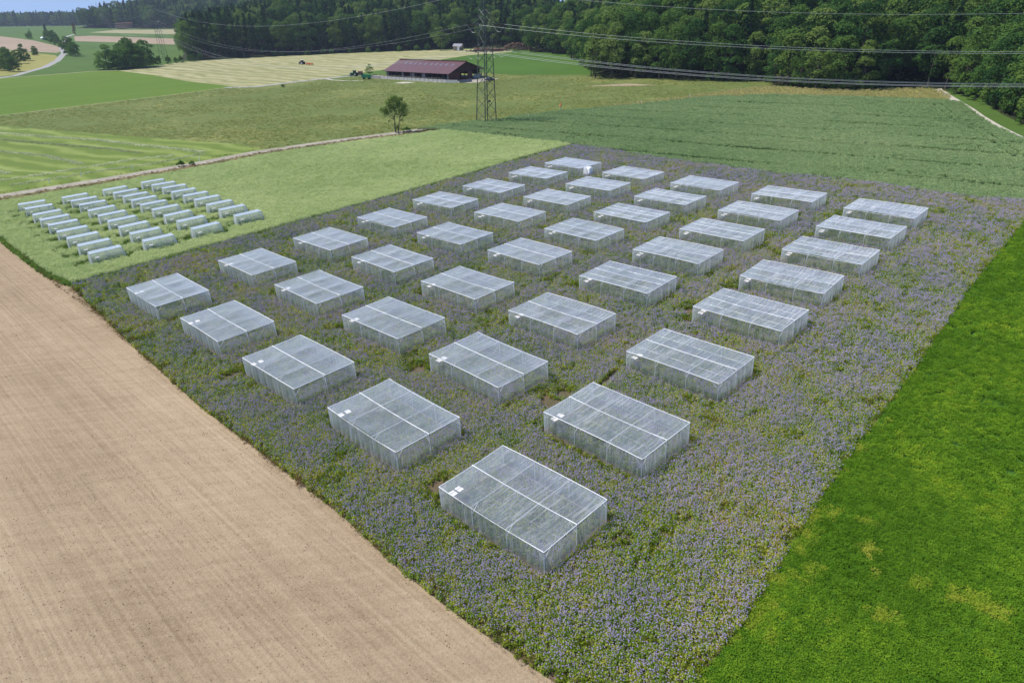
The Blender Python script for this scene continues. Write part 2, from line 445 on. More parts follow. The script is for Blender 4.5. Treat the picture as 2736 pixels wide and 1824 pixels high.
RAPE = [(-114.8, 136.4), (-107.75, 142.2), (-91.7, 155.6), (-75.5, 170.5), (-66.7, 180.4), (-50.7, 191.0), (-35.4, 199.0), (-27, 202.6), (-22.1, 201.3), (-14.3, 194.7), (0, 181.7), (14.3, 169.8), (15.5, 168), (2.7, 155), (-5.8, 144.8), (-21.7, 126.9), (-41.3, 106.1), (-59.6, 86), (-66.1, 90.7), (-76.7, 100.7), (-85.1, 109)]
WHEAT = [(-18.5, 208.6), (-10.5, 211), (-4.6, 212.5), (1.4, 218.2), (20.5, 225), (38.2, 228.2), (65.2, 239.8), (84.6, 238), (110, 223.3), (128, 212), (129, 206), (120, 183.4), (115, 169.2), (110.8, 152.8), (116, 130), (150, 45), (82, 103.8), (80.1, 105.2), (72.6, 109.9), (63.4, 120.3), (51.3, 129.3), (33.5, 146.1), (15.5, 168), (14.3, 169.8), (0, 181.7), (-14.3, 194.7), (-22.1, 201.3), (-27, 202.6)]
MOWN = [(-260, 288), (-178.4, 246.4), (-130.8, 222.2), (-95.1, 203.8), (-75, 193), (-64.6, 183.4), (-66.7, 180.4), (-75.5, 170.5), (-91.7, 155.6), (-107.75, 142.2), (-160, 99), (-230, 41), (-330, 110)]
MEADOW = [(-290, 137), (-195, 271), (-182.3, 291.9), (-167.6, 311.2), (-154.3, 329.3), (-137.3, 356), (-124.3, 351.6), (-106.2, 372.9), (-97.4, 380.5), (-78.6, 389.8), (-60, 400), (-43, 407), (0, 353.3), (39.7, 332.7), (44, 333), (140, 300), (142, 240), (128, 212), (-18.5, 208.6), (-66.7, 180.4), (-230, 41)]
GREEN_L = [(-300.8, 427.8), (-269.2, 469.3), (-254.8, 472.6), (-215.3, 437), (-177.5, 394.7), (-137.3, 357), (-154.3, 329.3), (-167.6, 311.2), (-182.3, 291.9), (-194.9, 270.8), (-290, 137), (-420, 290)]
HAY = [(-254.8, 472.6), (-248.6, 491.7), (-241.4, 536), (-230, 556), (-199, 574), (-153, 592.6), (-118, 594.7), (-56, 587), (-25.6, 577), (0, 531), (0, 519), (-11.6, 516.5), (-30, 508.4), (-49.8, 473), (-60, 450), (-75, 420), (-88, 400), (-97.4, 380.5), (-106.2, 372.9), (-124.3, 351.6), (-137.3, 357), (-177.5, 394.7), (-215.3, 437)]
GREEN_R = [(-49.8, 473), (-30.1, 508.4), (-11.6, 516.5), (0, 519), (14.8, 502), (36.3, 465), (40, 404), (44, 370), (39.7, 332.7), (0, 353.3), (-43, 407), (-60, 440)]
TAN_L = [(-675, 985), (-566.5, 880.7), (-459, 753), (-418, 690), (-405, 658), (-444, 678), (-491, 711), (-760, 820)]
DRY_L = [(-483, 702), (-439, 670), (-386, 625), (-359, 585), (-330, 530), (-318, 488), (-308, 450), (-309, 432), (-340, 400), (-640, 640)]
TAN_S = [(-577, 984), (-561, 999.5), (-413, 912), (-355, 782), (-421.5, 822), (-504.5, 860)]
HAY_S = [(-625, 1106), (-637, 1204), (-542, 1226), (-461, 1036), (-605, 1095)]
DRY_R = [(28.2, 229.5), (45, 237.5), (59.2, 244.6), (77.7, 256), (92, 263), (104, 252), (116, 244), (127, 246), (138, 240), (139, 232), (134, 220), (128, 212), (110, 223.3), (84.6, 238), (65.2, 239.8), (38.2, 228.2)]
GRAVEL_R = [(141, 240), (138.7, 232.2), (135.3, 223.2), (130.5, 209.2), (126.6, 197.8), (121.7, 185), (116.8, 170.5), (113.8, 160), (112.4, 154), (116, 136), (150, 60)]
ROADB = [(-140, 353), (-124.3, 352.6), (-106.2, 373.9), (-97.4, 381.5), (-88, 390), (-79, 388.5), (-68, 381)]
PATH_B = [(-97, 380), (-92, 372), (-84, 365), (-74, 362)]
PATH_G = [(-205, 258), (-182.3, 291.9), (-154.3, 329.3), (-137.3, 356)]
PATH_T = [(-318, 404), (-300.8, 427.8), (-269.2, 469.3), (-255, 472.6)]
YARD = [(-72, 372.5), (-32.6, 334.0), (-16, 325), (-6, 338), (-16, 356), (-52, 392), (-62, 386)]
PATCH1 = [(28, 291), (46.2, 293), (57.2, 282.4), (44, 286)]
PATCH2 = [(-55.5, 342.5), (-52, 346), (-45, 341.5), (-50, 338)]
SHEETS = [  # first match wins
    ('gravel_track', ribbon(GRAVEL_R, 2.3), 'gravel'), ('farm_track', ribbon(TRACK, 3.8), 'track'),
    ('field_verge', ribbon(shift(TRACK, 5.4), 7.0), 'vergeg'),
    ('road', ribbon(ROADL, 4.2, 5.0), 'road'), ('road', ribbon(ROADB, 4.5), 'road'),
    ('path', ribbon(PATH_B, 1.6), 'gravel'), ('path', ribbon(PATH_G, 1.3), 'paledry'), ('path', ribbon(PATH_T, 2.4), 'paledry'),
    ('farmyard', YARD, 'track'), ('bare_patch', PATCH1, 'stubble'), ('bare_patch', PATCH2, 'gravel'),
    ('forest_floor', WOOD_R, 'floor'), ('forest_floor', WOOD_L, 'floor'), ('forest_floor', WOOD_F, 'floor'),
    ('flower_field', PHAC, 'flower_soil'), ('ploughed_field', BARE, 'soil'), ('clover_field', CLOVER, 'clover_soil'),
    ('rapeseed_field', RAPE, 'rape_soil'), ('wheat_field', WHEAT, 'wheat_soil'), ('dry_grassland', DRY_R, 'dry'),
    ('mown_field', MOWN, 'mown'), ('pasture', GREEN_R, 'lush2'), ('pasture', GREEN_L, 'lush'), ('hay_field', HAY, 'hay'),
    ('meadow', MEADOW, 'meadow'), ('ploughed_field', TAN_L, 'stubble'), ('dry_grassland', DRY_L, 'dry'),
    ('ploughed_field', TAN_S, 'stubble'), ('hay_field', HAY_S, 'paledry'),
]

def build_ground():
    vs, es = [], []
    def grid(x0, x1, y0, y1, s, skip=None):
        for x in np.arange(x0, x1 + .1, s):
            for y in np.arange(y0, y1 + .1, s):
                if skip and skip[0] < x < skip[1] and skip[2] < y < skip[3]: continue
                vs.append((x + rnd.uniform(-.2, .2) * s, y + rnd.uniform(-.2, .2) * s))
    grid(-220, 260, -50, 340, 12)
    grid(-480, 480, -50, 760, 28, (-220, 260, -50, 340))
    grid(-3000, 3000, -200, 3200, 130, (-480, 480, -50, 760))
    for q in ((-3300, -300), (3300, -300), (3300, 3300), (-3300, 3300)): vs.append(q)
    for nm, poly, mt in SHEETS:
        b = len(vs); pts = []
        for i in range(len(poly)):
            a = Vector(poly[i]); c = Vector(poly[(i + 1) % len(poly)])
            k = max(1, int((c - a).length / 25))
            if min(a.length, c.length) > 420: k = max(1, int((c - a).length / 80))
            for j in range(k):
                pts.append(tuple(a.lerp(c, j / k)))
        vs.extend(pts)
        es.extend((b + i, b + (i + 1) % len(pts)) for i in range(len(pts)))
    V, E, F, _, _, _ = delaunay_2d_cdt([Vector(p) for p in vs], es, [], 0, 1e-3, False)
    V = np.array([tuple(p) for p in V]); F = np.array([tuple(f) for f in F])
    cx = V[F, 0].mean(1); cyy = V[F, 1].mean(1)
    own = np.full(len(F), -1)
    for i, (nm, poly, mt) in enumerate(SHEETS):
        own[(own < 0) & inside(cx, cyy, poly)] = i
    Z = height(V[:, 0], V[:, 1])
    V3 = np.column_stack([V, Z])
    for i in range(-1, len(SHEETS)):
        sel = F[own == i]
        if not len(sel): continue
        used, inv = np.unique(sel, return_inverse=True)
        nm, mt = ('grassland', 'grass') if i < 0 else (SHEETS[i][0], SHEETS[i][2])
        o = ob(nm, mesh_np(nm, V3[used], inv.reshape(-1, 3), M[mt], smooth=True))
        o['kind'] = 'structure'
build_ground()

# ------------------------------------------------------------------ scattering (countless plants only)
def scatter(name, pos, rz, sc, vi, protos, kind='stuff'):
    c = bpy.data.collections.new(name + '_kit')
    for i, me in enumerate(protos):
        o = bpy.data.objects.new('%s_kit_%02d' % (name, i), me)
        c.objects.link(o)
    me = bpy.data.meshes.new(name)
    k = len(pos)
    me.vertices.add(k)
    me.vertices.foreach_set('co', np.asarray(pos, np.float32).ravel())
    for an, arr, ty in (('rz', rz, 'FLOAT'), ('sc', sc, 'FLOAT'), ('vi', vi, 'INT')):
        at = me.attributes.new(an, ty, 'POINT')
        at.data.foreach_set('value', np.asarray(arr, np.int32 if ty == 'INT' else np.float32))
    o = ob(name, me)
    o['kind'] = kind
    g = bpy.data.node_groups.new(name, 'GeometryNodeTree')
    g.interface.new_socket('Geometry', in_out='INPUT', socket_type='NodeSocketGeometry')
    g.interface.new_socket('Geometry', in_out='OUTPUT', socket_type='NodeSocketGeometry')
    gi = g.nodes.new('NodeGroupInput'); go = g.nodes.new('NodeGroupOutput')
    ci = g.nodes.new('GeometryNodeCollectionInfo')
    ci.inputs['Collection'].default_value = c
    ci.inputs['Separate Children'].default_value = True
    ci.inputs['Reset Children'].default_value = True
    ip = g.nodes.new('GeometryNodeInstanceOnPoints')
    ip.inputs['Pick Instance'].default_value = True
    def attr(an, ty):
        a = g.nodes.new('GeometryNodeInputNamedAttribute'); a.data_type = ty
        a.inputs['Name'].default_value = an
        return [s for s in a.outputs if s.enabled and s.name == 'Attribute'][0]
    cx = g.nodes.new('ShaderNodeCombineXYZ')
    g.links.new(attr('rz', 'FLOAT'), cx.inputs[2])
    g.links.new(gi.outputs[0], ip.inputs['Points'])
    g.links.new(ci.outputs[0], ip.inputs['Instance'])
    g.links.new(attr('vi', 'INT'), ip.inputs['Instance Index'])
    g.links.new(cx.outputs[0], ip.inputs['Rotation'])
    g.links.new(attr('sc', 'FLOAT'), ip.inputs['Scale'])
    g.links.new(ip.outputs[0], go.inputs[0])
    o.modifiers.new('plants', 'NODES').node_group = g
    return o

def vnoise(x, y, s, seed=0.0):
    return np.array([noise.noise((float(a) * s, float(b) * s, seed)) for a, b in zip(x, y)])

CAMP = np.array([0.0, 0.0, 32.0]); TP, CP_, SP_ = R(26.48), math.cos(R(26.48)), math.sin(R(26.48))
def in_view(x, y, z=0.0, m=0.06):
    """only to skip planting what lies far outside the view"""
    dz = z - 32.0
    dep = y * CP_ - dz * SP_
    up = y * SP_ + dz * CP_
    with np.errstate(divide='ignore', invalid='ignore'):
        return (dep > 1) & (np.abs(x / dep) < 0.75 + m) & (np.abs(up / dep) < 0.5 + m)

def sample(poly, dens_fn, dmax, jit_seed):
    xs = [p[0] for p in poly]; ys = [p[1] for p in poly]
    g = np.random.default_rng(jit_seed)
    s = 1 / math.sqrt(dmax)
    X, Y = np.meshgrid(np.arange(min(xs), max(xs), s), np.arange(min(ys), max(ys), s))
    X = (X + g.uniform(-.48, .48, X.shape) * s).ravel(); Y = (Y + g.uniform(-.48, .48, Y.shape) * s).ravel()
    ok = inside(X, Y, poly) & in_view(X, Y, 0.0, 0.12)
    X, Y = X[ok], Y[ok]
    keep = g.uniform(0, 1, len(X)) < dens_fn(np.hypot(X, Y)) / dmax
    return X[keep], Y[keep]

def leaves(g, cen, n_dir, size, aspect):
    """quads: centres (N,3), facing directions (N,3), size (N,)"""
    N = len(cen)
    n_dir = n_dir / (np.linalg.norm(n_dir, axis=1, keepdims=True) + 1e-9)
    r = g.normal(size=(N, 3)); u = np.cross(n_dir, r); u /= (np.linalg.norm(u, axis=1, keepdims=True) + 1e-9)
    w = np.cross(n_dir, u)
    su = (size * aspect)[:, None] / 2; sw = size[:, None] / 2
    V = np.stack([cen - u * su, cen - w * sw, cen + u * su, cen + w * sw], 1).reshape(-1, 3)
    return V, np.arange(4 * N).reshape(-1, 4)
CAGES = [(1,1,-48.49,80.0,-44.1), (1,2,-40.51,89.35,-43.3), (1,3,-32.56,97.96,-42.5), (1,4,-24.93,107.68,-42.9), (1,5,-17.2,117.14,-41.7), (1,6,-9.05,126.03,-43.0), (1,7,-0.59,134.39,-42.4), (1,8,6.8,141.74,-45.1), (2,1,-37.27,69.97,-44.0), (2,2,-29.39,78.98,-43.9), (2,3,-21.73,88.12,-44.1), (2,4,-14.05,97.98,-43.0), (2,5,-6.03,107.52,-42.2), (2,6,2.02,115.55,-42.8), (2,7,9.77,123.33,-42.1), (2,8,17.32,131.36,-45.5), (3,1,-26.41,59.3,-43.3), (3,2,-18.66,68.67,-42.7), (3,3,-11.06,78.05,-43.2), (3,4,-3.23,88.43,-45.1), (3,5,4.83,97.03,-44.5), (3,6,12.87,104.53,-43.8), (3,7,20.45,112.67,-44.1), (3,8,28.13,120.67,-43.9), (4,1,-15.51,49.23,-45.1), (4,2,-7.92,58.39,-45.7), (4,3,-0.31,67.85,-43.8), (4,4,8.21,77.52,-42.3), (4,5,15.99,85.97,-42.7), (4,6,23.9,94.04,-43.6), (4,7,31.54,102.18,-43.3), (4,8,39.22,110.57,-41.5), (5,1,-5.02,38.16,-43.5), (5,2,2.67,47.25,-45.1), (5,3,10.9,57.3,-44.2), (5,4,19.39,66.81,-44.6), (5,5,26.85,75.24,-41.7), (5,6,34.7,83.63,-43.0), (5,7,42.48,92.34,-43.9), (5,8,49.83,100.57,-43.7)]
TUNNELS = [(1,1,-93.79,127.7,28.8,4.15), (1,2,-90.28,124.3,29.6,4.27), (1,3,-85.89,119.58,46.3,4.53), (1,4,-82.27,115.94,43.2,4.58), (1,5,-78.65,112.4,39.0,4.55), (1,6,-74.61,108.19,38.9,4.54), (1,7,-70.63,104.21,39.5,4.4), (1,8,-66.56,100.17,40.9,4.26), (1,9,-62.68,96.14,44.7,4.3), (2,1,-87.87,131.8,44.0,4.51), (2,2,-84.35,128.83,36.7,4.28), (2,3,-80.9,125.57,32.8,4.41), (2,4,-76.69,121.01,48.5,4.61), (2,5,-72.73,117.14,48.1,4.56), (2,6,-68.95,113.27,46.6,4.64), (2,7,-64.98,109.26,46.6,4.54), (2,8,-61.1,105.35,38.3,4.58), (2,9,-57.01,101.13,43.8,4.59), (3,1,-82.52,136.69,49.7,4.7), (3,2,-78.88,133.92,45.2,4.35), (3,3,-75.3,130.65,48.1,4.44), (3,4,-72.01,127.3,43.1,4.53), (3,5,-68.45,123.65,39.4,4.56), (3,6,-64.39,119.71,44.0,4.34), (3,7,-60.23,115.27,47.7,4.9), (3,8,-56.18,111.27,43.3,4.65), (3,9,-51.79,106.58,53.2,4.65), (4,1,-77.46,142.29,39.1,4.45), (4,2,-73.85,139.41,32.9,4.36), (4,3,-70.33,136.52,28.0,4.22), (4,4,-66.72,132.58,32.8,4.42), (4,5,-62.92,129.18,35.0,4.43), (4,6,-59.23,125.6,39.5,4.47), (4,7,-55.32,121.53,39.9,4.62), (4,8,-51.54,117.68,37.9,4.63), (4,9,-47.27,113.26,46.0,4.48)]
# ------------------------------------------------------------------ crops
M['phac_leaf'] = leafmat('phacelia_leaf', [(0.30, (0.130, 0.230, 0.029)), (0.45, (0.246, 0.365, 0.050)), (0.58, (0.419, 0.447, 0.072)), (0.74, (0.412, 0.323, 0.108))], big=0.09, mid=0.55, trans=0.52)
M['phac_flower'] = leafmat('phacelia_flower', [(0.25, (0.297, 0.251, 0.407)), (0.5, (0.377, 0.318, 0.478)), (0.8, (0.466, 0.394, 0.549))], big=0.2, mid=1.5, trans=0.2)
M['weed'] = leafmat('weed_leaf', [(0.3, (0.096, 0.171, 0.017)), (0.55, (0.193, 0.249, 0.024)), (0.8, (0.308, 0.249, 0.049))], big=0.15, mid=0.8)
M['rape'] = leafmat('rape_pods', [(0.3, (0.382, 0.480, 0.186)), (0.5, (0.536, 0.612, 0.285)), (0.7, (0.679, 0.707, 0.382))], big=0.03, mid=0.35, objvar=0.18)
M['rape_low'] = leafmat('rape_leaf', [(0.3, (0.105, 0.195, 0.038)), (0.7, (0.210, 0.315, 0.060))], big=0.1, mid=0.8)
M['clover'] = leafmat('clover_leaf', [(0.28, (0.063, 0.151, 0.010)), (0.50, (0.111, 0.232, 0.017)), (0.60, (0.170, 0.303, 0.022)), (0.74, (0.311, 0.404, 0.030))], big=0.11, mid=0.9, objvar=0.22)
M['clover_pale'] = leafmat('yellowed_clover', [(0.3, (0.172, 0.276, 0.022)), (0.55, (0.286, 0.356, 0.035)), (0.8, (0.443, 0.402, 0.078))], big=0.3, mid=1.2)
M['wheat'] = leafmat('green_wheat', [(0.3, (0.196, 0.295, 0.123)), (0.5, (0.287, 0.390, 0.174)), (0.7, (0.379, 0.446, 0.219))], big=0.02, mid=0.25, objvar=0.2)
M['verge'] = leafmat('verge_grass', [(0.3, (0.103, 0.086, 0.025)), (0.5, (0.176, 0.121, 0.045)), (0.7, (0.300, 0.161, 0.090))], big=0.1, mid=0.7)

def phacelia(seed, heads, leafn, hgt=0.56, weed=False, spread=0.20):
    g = np.random.default_rng(seed)
    r = spread * np.sqrt(g.uniform(0, 1, leafn)); a = g.uniform(0, 2 * np.pi, leafn)
    z = hgt * g.uniform(0.08, 0.95, leafn)
    c = np.column_stack([r * np.cos(a), r * np.sin(a), z])
    d = np.column_stack([np.cos(a), np.sin(a), g.uniform(0.3, 1.6, leafn)]) + g.normal(0, .5, (leafn, 3))
    V, F = leaves(g, c, d, g.uniform(0.04, 0.085, leafn), 2.2)
    mi = [1 if weed else 0] * leafn
    if heads:
        r = (spread + 0.03) * np.sqrt(g.uniform(0, 1, heads)); a = g.uniform(0, 2 * np.pi, heads)
        z = hgt * g.uniform(0.84, 1.14, heads)
        vv, ff = [], []
        for k in range(heads):
            p = np.array([r[k] * math.cos(a[k]), r[k] * math.sin(a[k]), z[k]]); s = g.uniform(0.022, 0.044); b = len(V) + len(vv)
            ph = g.uniform(0, 3)
            for t in range(4): vv.append(p + s * np.array([math.cos(ph + t * 1.57), math.sin(ph + t * 1.57), 0.15 * (-1) ** t]))
            vv.append(p + np.array([0, 0, s * 1.0])); vv.append(p - np.array([0, 0, s * 0.8]))
            for t in range(4):
                ff.append((b + t, b + (t + 1) % 4, b + 4, b + 4)); ff.append((b + (t + 1) % 4, b + t, b + 5, b + 5))
        V = np.vstack([V, np.array(vv)])
        F = [tuple(f) for f in F] + [f[:3] for f in ff]
        mi += [2] * len(ff)
    return mesh_np('phacelia', V, F if heads else F, [M['phac_leaf'], M['weed'], M['phac_flower']], mi)

kit = [phacelia(10 + i, 9, 38) for i in range(6)] + [phacelia(30 + i, 4, 38, 0.52) for i in range(3)] + [phacelia(50 + i, 0, 40, 0.36, True) for i in range(2)] + [phacelia(60, 3, 40, 0.42, True)] + [phacelia(70 + i, 0, 34, 0.20, True) for i in range(2)]

def cage_uv(c, x, y):
    t = R(c[4]); dx, dy = x - c[2], y - c[3]
    return dx * math.cos(t) + dy * math.sin(t), -dx * math.sin(t) + dy * math.cos(t)

SPOTS = [(3.4, 51.6, 1.5), (4.6, 52.8, 1.1), (-5.5, 40.6, 0.8), (19.7, 69.6, 0.9), (7.6, 78.3, 0.8), (-27.6, 59.2, .6), (18.7, 66.6, .5), (-19.3, 69.0, .6), (-9.2, 58.2, .9), (33.8, 84.0, .8), (41.6, 92.4, .7), (48.9, 100.6, .8), (-11.6, 77.8, .6), (26.1, 75.4, .8), (-58.0, 84.0, .7)]
def plant_flowers():
    X, Y = sample(PHAC, lambda d: np.where(d < 62, 15.0, np.where(d < 95, 10.5, 7.0)), 15.0, 21)
    n1 = vnoise(X, Y, 0.16, 3.1); n2 = vnoise(X, Y, 0.55, 7.7)
    g = np.random.default_rng(5)
    fl = 0.56 + 0.62 * n1 + 0.70 * n2 + g.normal(0, 0.10, len(X))
    rr = R(46); n3 = vnoise((X * math.cos(rr) + Y * math.sin(rr)) * 0.12, (-X * math.sin(rr) + Y * math.cos(rr)) * 1.3, 1.0, 2.2)
    fl += 0.35 * n3
    far = np.clip((np.hypot(X, Y) - 95) / 50, 0, 1)
    fl += 0.10 * far
    d = poly_dist(X, Y, PHAC)
    fl -= np.clip((1.6 - d) / 1.6, 0, 1) * 0.35
    keep = np.ones(len(X), bool); low = np.zeros(len(X), bool)
    for (sx, sy, r) in SPOTS:
        q = np.hypot(X - sx, Y - sy) + 0.3 * n2 * 2
        keep &= q > r * 0.75
        fl -= np.clip((r + 1.2 - q) / 1.2, 0, 1) * 0.5
    # trodden line between two cages, and a strip beside one
    t = np.clip(((X - 9.9) * (-2.9) + (Y - 56.6) * (-4.2)) / (2.9 ** 2 + 4.2 ** 2), 0, 1)
    keep &= np.hypot(X - 9.9 + 2.9 * t, Y - 56.6 + 4.2 * t) > 0.28
    for c in CAGES:
        u, v = cage_uv(c, X, Y)
        ins = (u > -0.25) & (u < 10.05) & (v > -0.42) & (v < 6.65)
        wall = ins & ~((u > 0.22) & (u < 9.48) & (v > 0.22) & (v < 6.18))
        keep &= ~wall | ((v < -0.1) & (g.uniform(0, 1, len(X)) < .8)) | ((u > 9.8) & (g.uniform(0, 1, len(X)) < .8))
        low |= wall
        mid = (u > 0.3) & (u < 8.0) & (v > 0.3) & (v < 5.4)
        fl -= np.where(mid, 0.42, 0.0)
        lane = (u > -1.3) & (u < 0.2) & (v > -0.5) & (v < 6.5)
        fl -= np.where(lane, 0.42, 0.0)
        if c[0] == 5 and c[1] == 2:
            strip = (v > -1.1) & (v < -0.2) & (u > 0.5) & (u < 9.5)
            fl -= np.where(strip, 0.9, 0)
    keep &= ~((fl < 0.1) & (g.uniform(0, 1, len(X)) < 0.25))
    X, Y, fl, low = X[keep], Y[keep], fl[keep], low[keep]
    vi = np.where(fl > 0.55, g.integers(0, 6, len(X)), np.where(fl > 0.12, g.integers(6, 9, len(X)), g.integers(9, 12, len(X))))
    vi = np.where(low, g.integers(12, 14, len(X)), vi)
    dist = np.hypot(X, Y)
    sc = g.uniform(0.85, 1.15, len(X)) * np.where(dist < 62, 1.0, np.where(dist < 95, 1.12, 1.3))
    scatter('phacelia_flowers', np.column_stack([X, Y, height(X, Y)]), g.uniform(0, 6.28, len(X)), sc, vi, kit)
plant_flowers()

def tuft(seed, n, rad, h, mat, w=(0.02, 0.05), asp=5.0, up=0.4, low=None, lown=0):
    """upright blades / pods in a tuft"""
    g = np.random.default_rng(seed)
    r = rad * np.sqrt(g.uniform(0, 1, n)); a = g.uniform(0, 2 * np.pi, n)
    z = h * g.uniform(0.45, 1.0, n)
    c = np.column_stack([r * np.cos(a), r * np.sin(a), z])
    nd = np.column_stack([g.normal(size=n), g.normal(size=n), np.abs(g.normal(size=n)) * up + 0.1])
    nd /= np.linalg.norm(nd, axis=1, keepdims=True)
    upv = np.column_stack([g.normal(0, .35, n), g.normal(0, .35, n), np.ones(n)])
    u = upv - nd * (upv * nd).sum(1, keepdims=True); u /= np.linalg.norm(u, axis=1, keepdims=True)
    wv = np.cross(nd, u); sw = g.uniform(*w, n)[:, None] / 2; su = sw * asp
    V = np.stack([c - u * su, c - wv * sw, c + u * su, c + wv * sw], 1).reshape(-1, 3)
    F = np.arange(4 * n).reshape(-1, 4); mi = np.zeros(n, int)
    if lown:
        r = rad * np.sqrt(g.uniform(0, 1, lown)); a = g.uniform(0, 2 * np.pi, lown)
        c = np.column_stack([r * np.cos(a), r * np.sin(a), h * g.uniform(0.1, 0.7, lown)])
        V2, F2 = leaves(g, c, g.normal(size=(lown, 3)) + [0, 0, 1], g.uniform(0.08, 0.16, lown), 1.6)
        F = np.vstack([F, F2 + len(V)]); V = np.vstack([V, V2]); mi = np.concatenate([mi, np.ones(lown, int)])
    return mesh_np('tuft', V, F, [mat, low or mat], mi)

def plant_rape():
    kit = [tuft(100 + i, 150, 0.38, 0.80, M['rape'], (0.028, 0.052), 4.5, 0.8, M['rape_low'], 10) for i in range(5)] + \
          [tuft(120 + i, 60, 0.30, 0.42, M['rape_low'], (0.05, 0.09), 3.0, 0.8, M['rape_low'], 20) for i in range(2)]
    X, Y = sample(RAPE, lambda d: np.where(d < 150, 4.6, 3.6), 4.6, 31)
    g = np.random.default_rng(6)
    keep = np.ones(len(X), bool); low = np.zeros(len(X), bool)
    for (c, r, x, y, a, L) in TUNNELS:
        t = R(41); dx, dy = x - X, y - Y
        u = -(dx * math.cos(t) + dy * math.sin(t)); v = -(-dx * math.sin(t) + dy * math.cos(t))
        body = (u > -0.5) & (u < L + 0.45) & (v > -2.6) & (v < 0.4)
        inner = (u > 0.3) & (u < L - 0.35) & (v > -2.0) & (v < -0.2)
        keep &= ~(body & ~inner)
        low |= (u > -0.6) & (u < L + .6) & (v > -3.3) & (v < 0.9) & (g.uniform(0, 1, len(X)) < 0.7)
        low |= (u > -2.6) & (u < -0.2) & (v > -2.7) & (v < 0.6) & (g.uniform(0, 1, len(X)) < 0.75)
        keep &= ~((u > -1.1) & (u <= -0.4) & (v > -2.3) & (v < 0.2) & (g.uniform(0, 1, len(X)) < 0.5))
    n1 = vnoise(X, Y, 0.12, 1.0)
    d = poly_dist(X, Y, RAPE)
    low |= (d < 0.8)
    dt = np.full(len(X), 1e9)
    for i in range(len(TRACK) - 1):
        a = np.array(TRACK[i]); b = np.array(TRACK[i + 1]); e = b - a
        t = np.clip(((X - a[0]) * e[0] + (Y - a[1]) * e[1]) / (e @ e), 0, 1)
        dt = np.minimum(dt, np.hypot(X - a[0] - t * e[0], Y - a[1] - t * e[1]))
    keep &= dt > 9.0 + 0.8 * n1
    X, Y, low = X[keep], Y[keep], low[keep]
    vi = np.where(low, g.integers(5, 7, len(X)), g.integers(0, 5, len(X)))
    sc = g.uniform(0.9, 1.12, len(X)) * np.where(np.hypot(X, Y) < 150, 1, 1.13)
    scatter('rapeseed_crop', np.column_stack([X, Y, height(X, Y)]), g.uniform(0, 6.28, len(X)), sc, vi, kit)
plant_rape()

def plant_clover():
    def cl(seed, mat):
        g = np.random.default_rng(seed); n = 120
        r = 0.3 * np.sqrt(g.uniform(0, 1, n)); a = g.uniform(0, 6.28, n)
        c = np.column_stack([r * np.cos(a), r * np.sin(a), 0.34 * g.uniform(.3, 1, n) * (1 - (r / .42) ** 2 * .6)])
        V, F = leaves(g, c, g.normal(0, .7, (n, 3)) + [0, 0, 1], g.uniform(.03, .062, n), 1.7)
        return mesh_np('clover', V, F, mat)
    kit = [cl(200 + i, M['clover']) for i in range(5)] + [cl(220 + i, M['clover_pale']) for i in range(2)]
    X, Y = sample(CLOVER, lambda d: np.where(d < 50, 11.0, np.where(d < 75, 7.0, 4.5)), 11.0, 41)
    g = np.random.default_rng(8)
    pale = np.zeros(len(X))
    for (px, py, r) in [(21.3, 36.1, .9), (22.3, 32.6, .8), (20.8, 27.5, .9), (25.8, 28.7, 1.0), (27.0, 27.6, 1.0), (26.4, 28.2, 1.0), (13.3, 26.9, .6), (16.9, 30.6, .8), (24.1, 29.8, .7), (19.2, 33.8, .9), (18.2, 31.0, .8), (14.3, 26.4, .5), (21.8, 30.5, .6), (17.5, 27.4, .6), (23.5, 35.0, .5)]:
        pale = np.maximum(pale, np.exp(-((X - px) ** 2 + (Y - py) ** 2) / (2 * (r * .5) ** 2)))
    d = np.full(len(X), 1e9)
    edge = CLOVER[:10]
    for i in range(len(edge) - 1):
        a = np.array(edge[i]); b = np.array(edge[i + 1]); e = b - a
        t = np.clip(((X - a[0]) * e[0] + (Y - a[1]) * e[1]) / (e @ e), 0, 1)
        d = np.minimum(d, np.hypot(X - a[0] - t * e[0], Y - a[1] - t * e[1]))
    n1 = vnoise(X, Y, 0.35, 4.0); n2 = vnoise(X, Y, 0.1, 9.0)
    near = np.clip((70 - np.hypot(X, Y)) / 30, 0, 1)
    pale = np.maximum(pale * (0.95 + n1), np.clip(1.1 - d / 1.1, 0, 1) * np.clip(0.35 + 2.2 * n1, 0, 1) * near)
    pale = np.maximum(pale, np.clip(n2 * 1.2 - 0.6, 0, 1) * np.clip(n1 * 2, 0, 1) * 0.6 * near)
    p = g.uniform(0, 1, len(X)) < pale
    vi = np.where(p, g.integers(5, 7, len(X)), g.integers(0, 5, len(X)))
    dist = np.hypot(X, Y)
    sc = g.uniform(.85, 1.15, len(X)) * np.where(dist < 50, 1.0, np.where(dist < 75, 1.25, 1.55))
    scatter('clover_crop', np.column_stack([X, Y, height(X, Y)]), g.uniform(0, 6.28, len(X)), sc, vi, kit)
plant_clover()

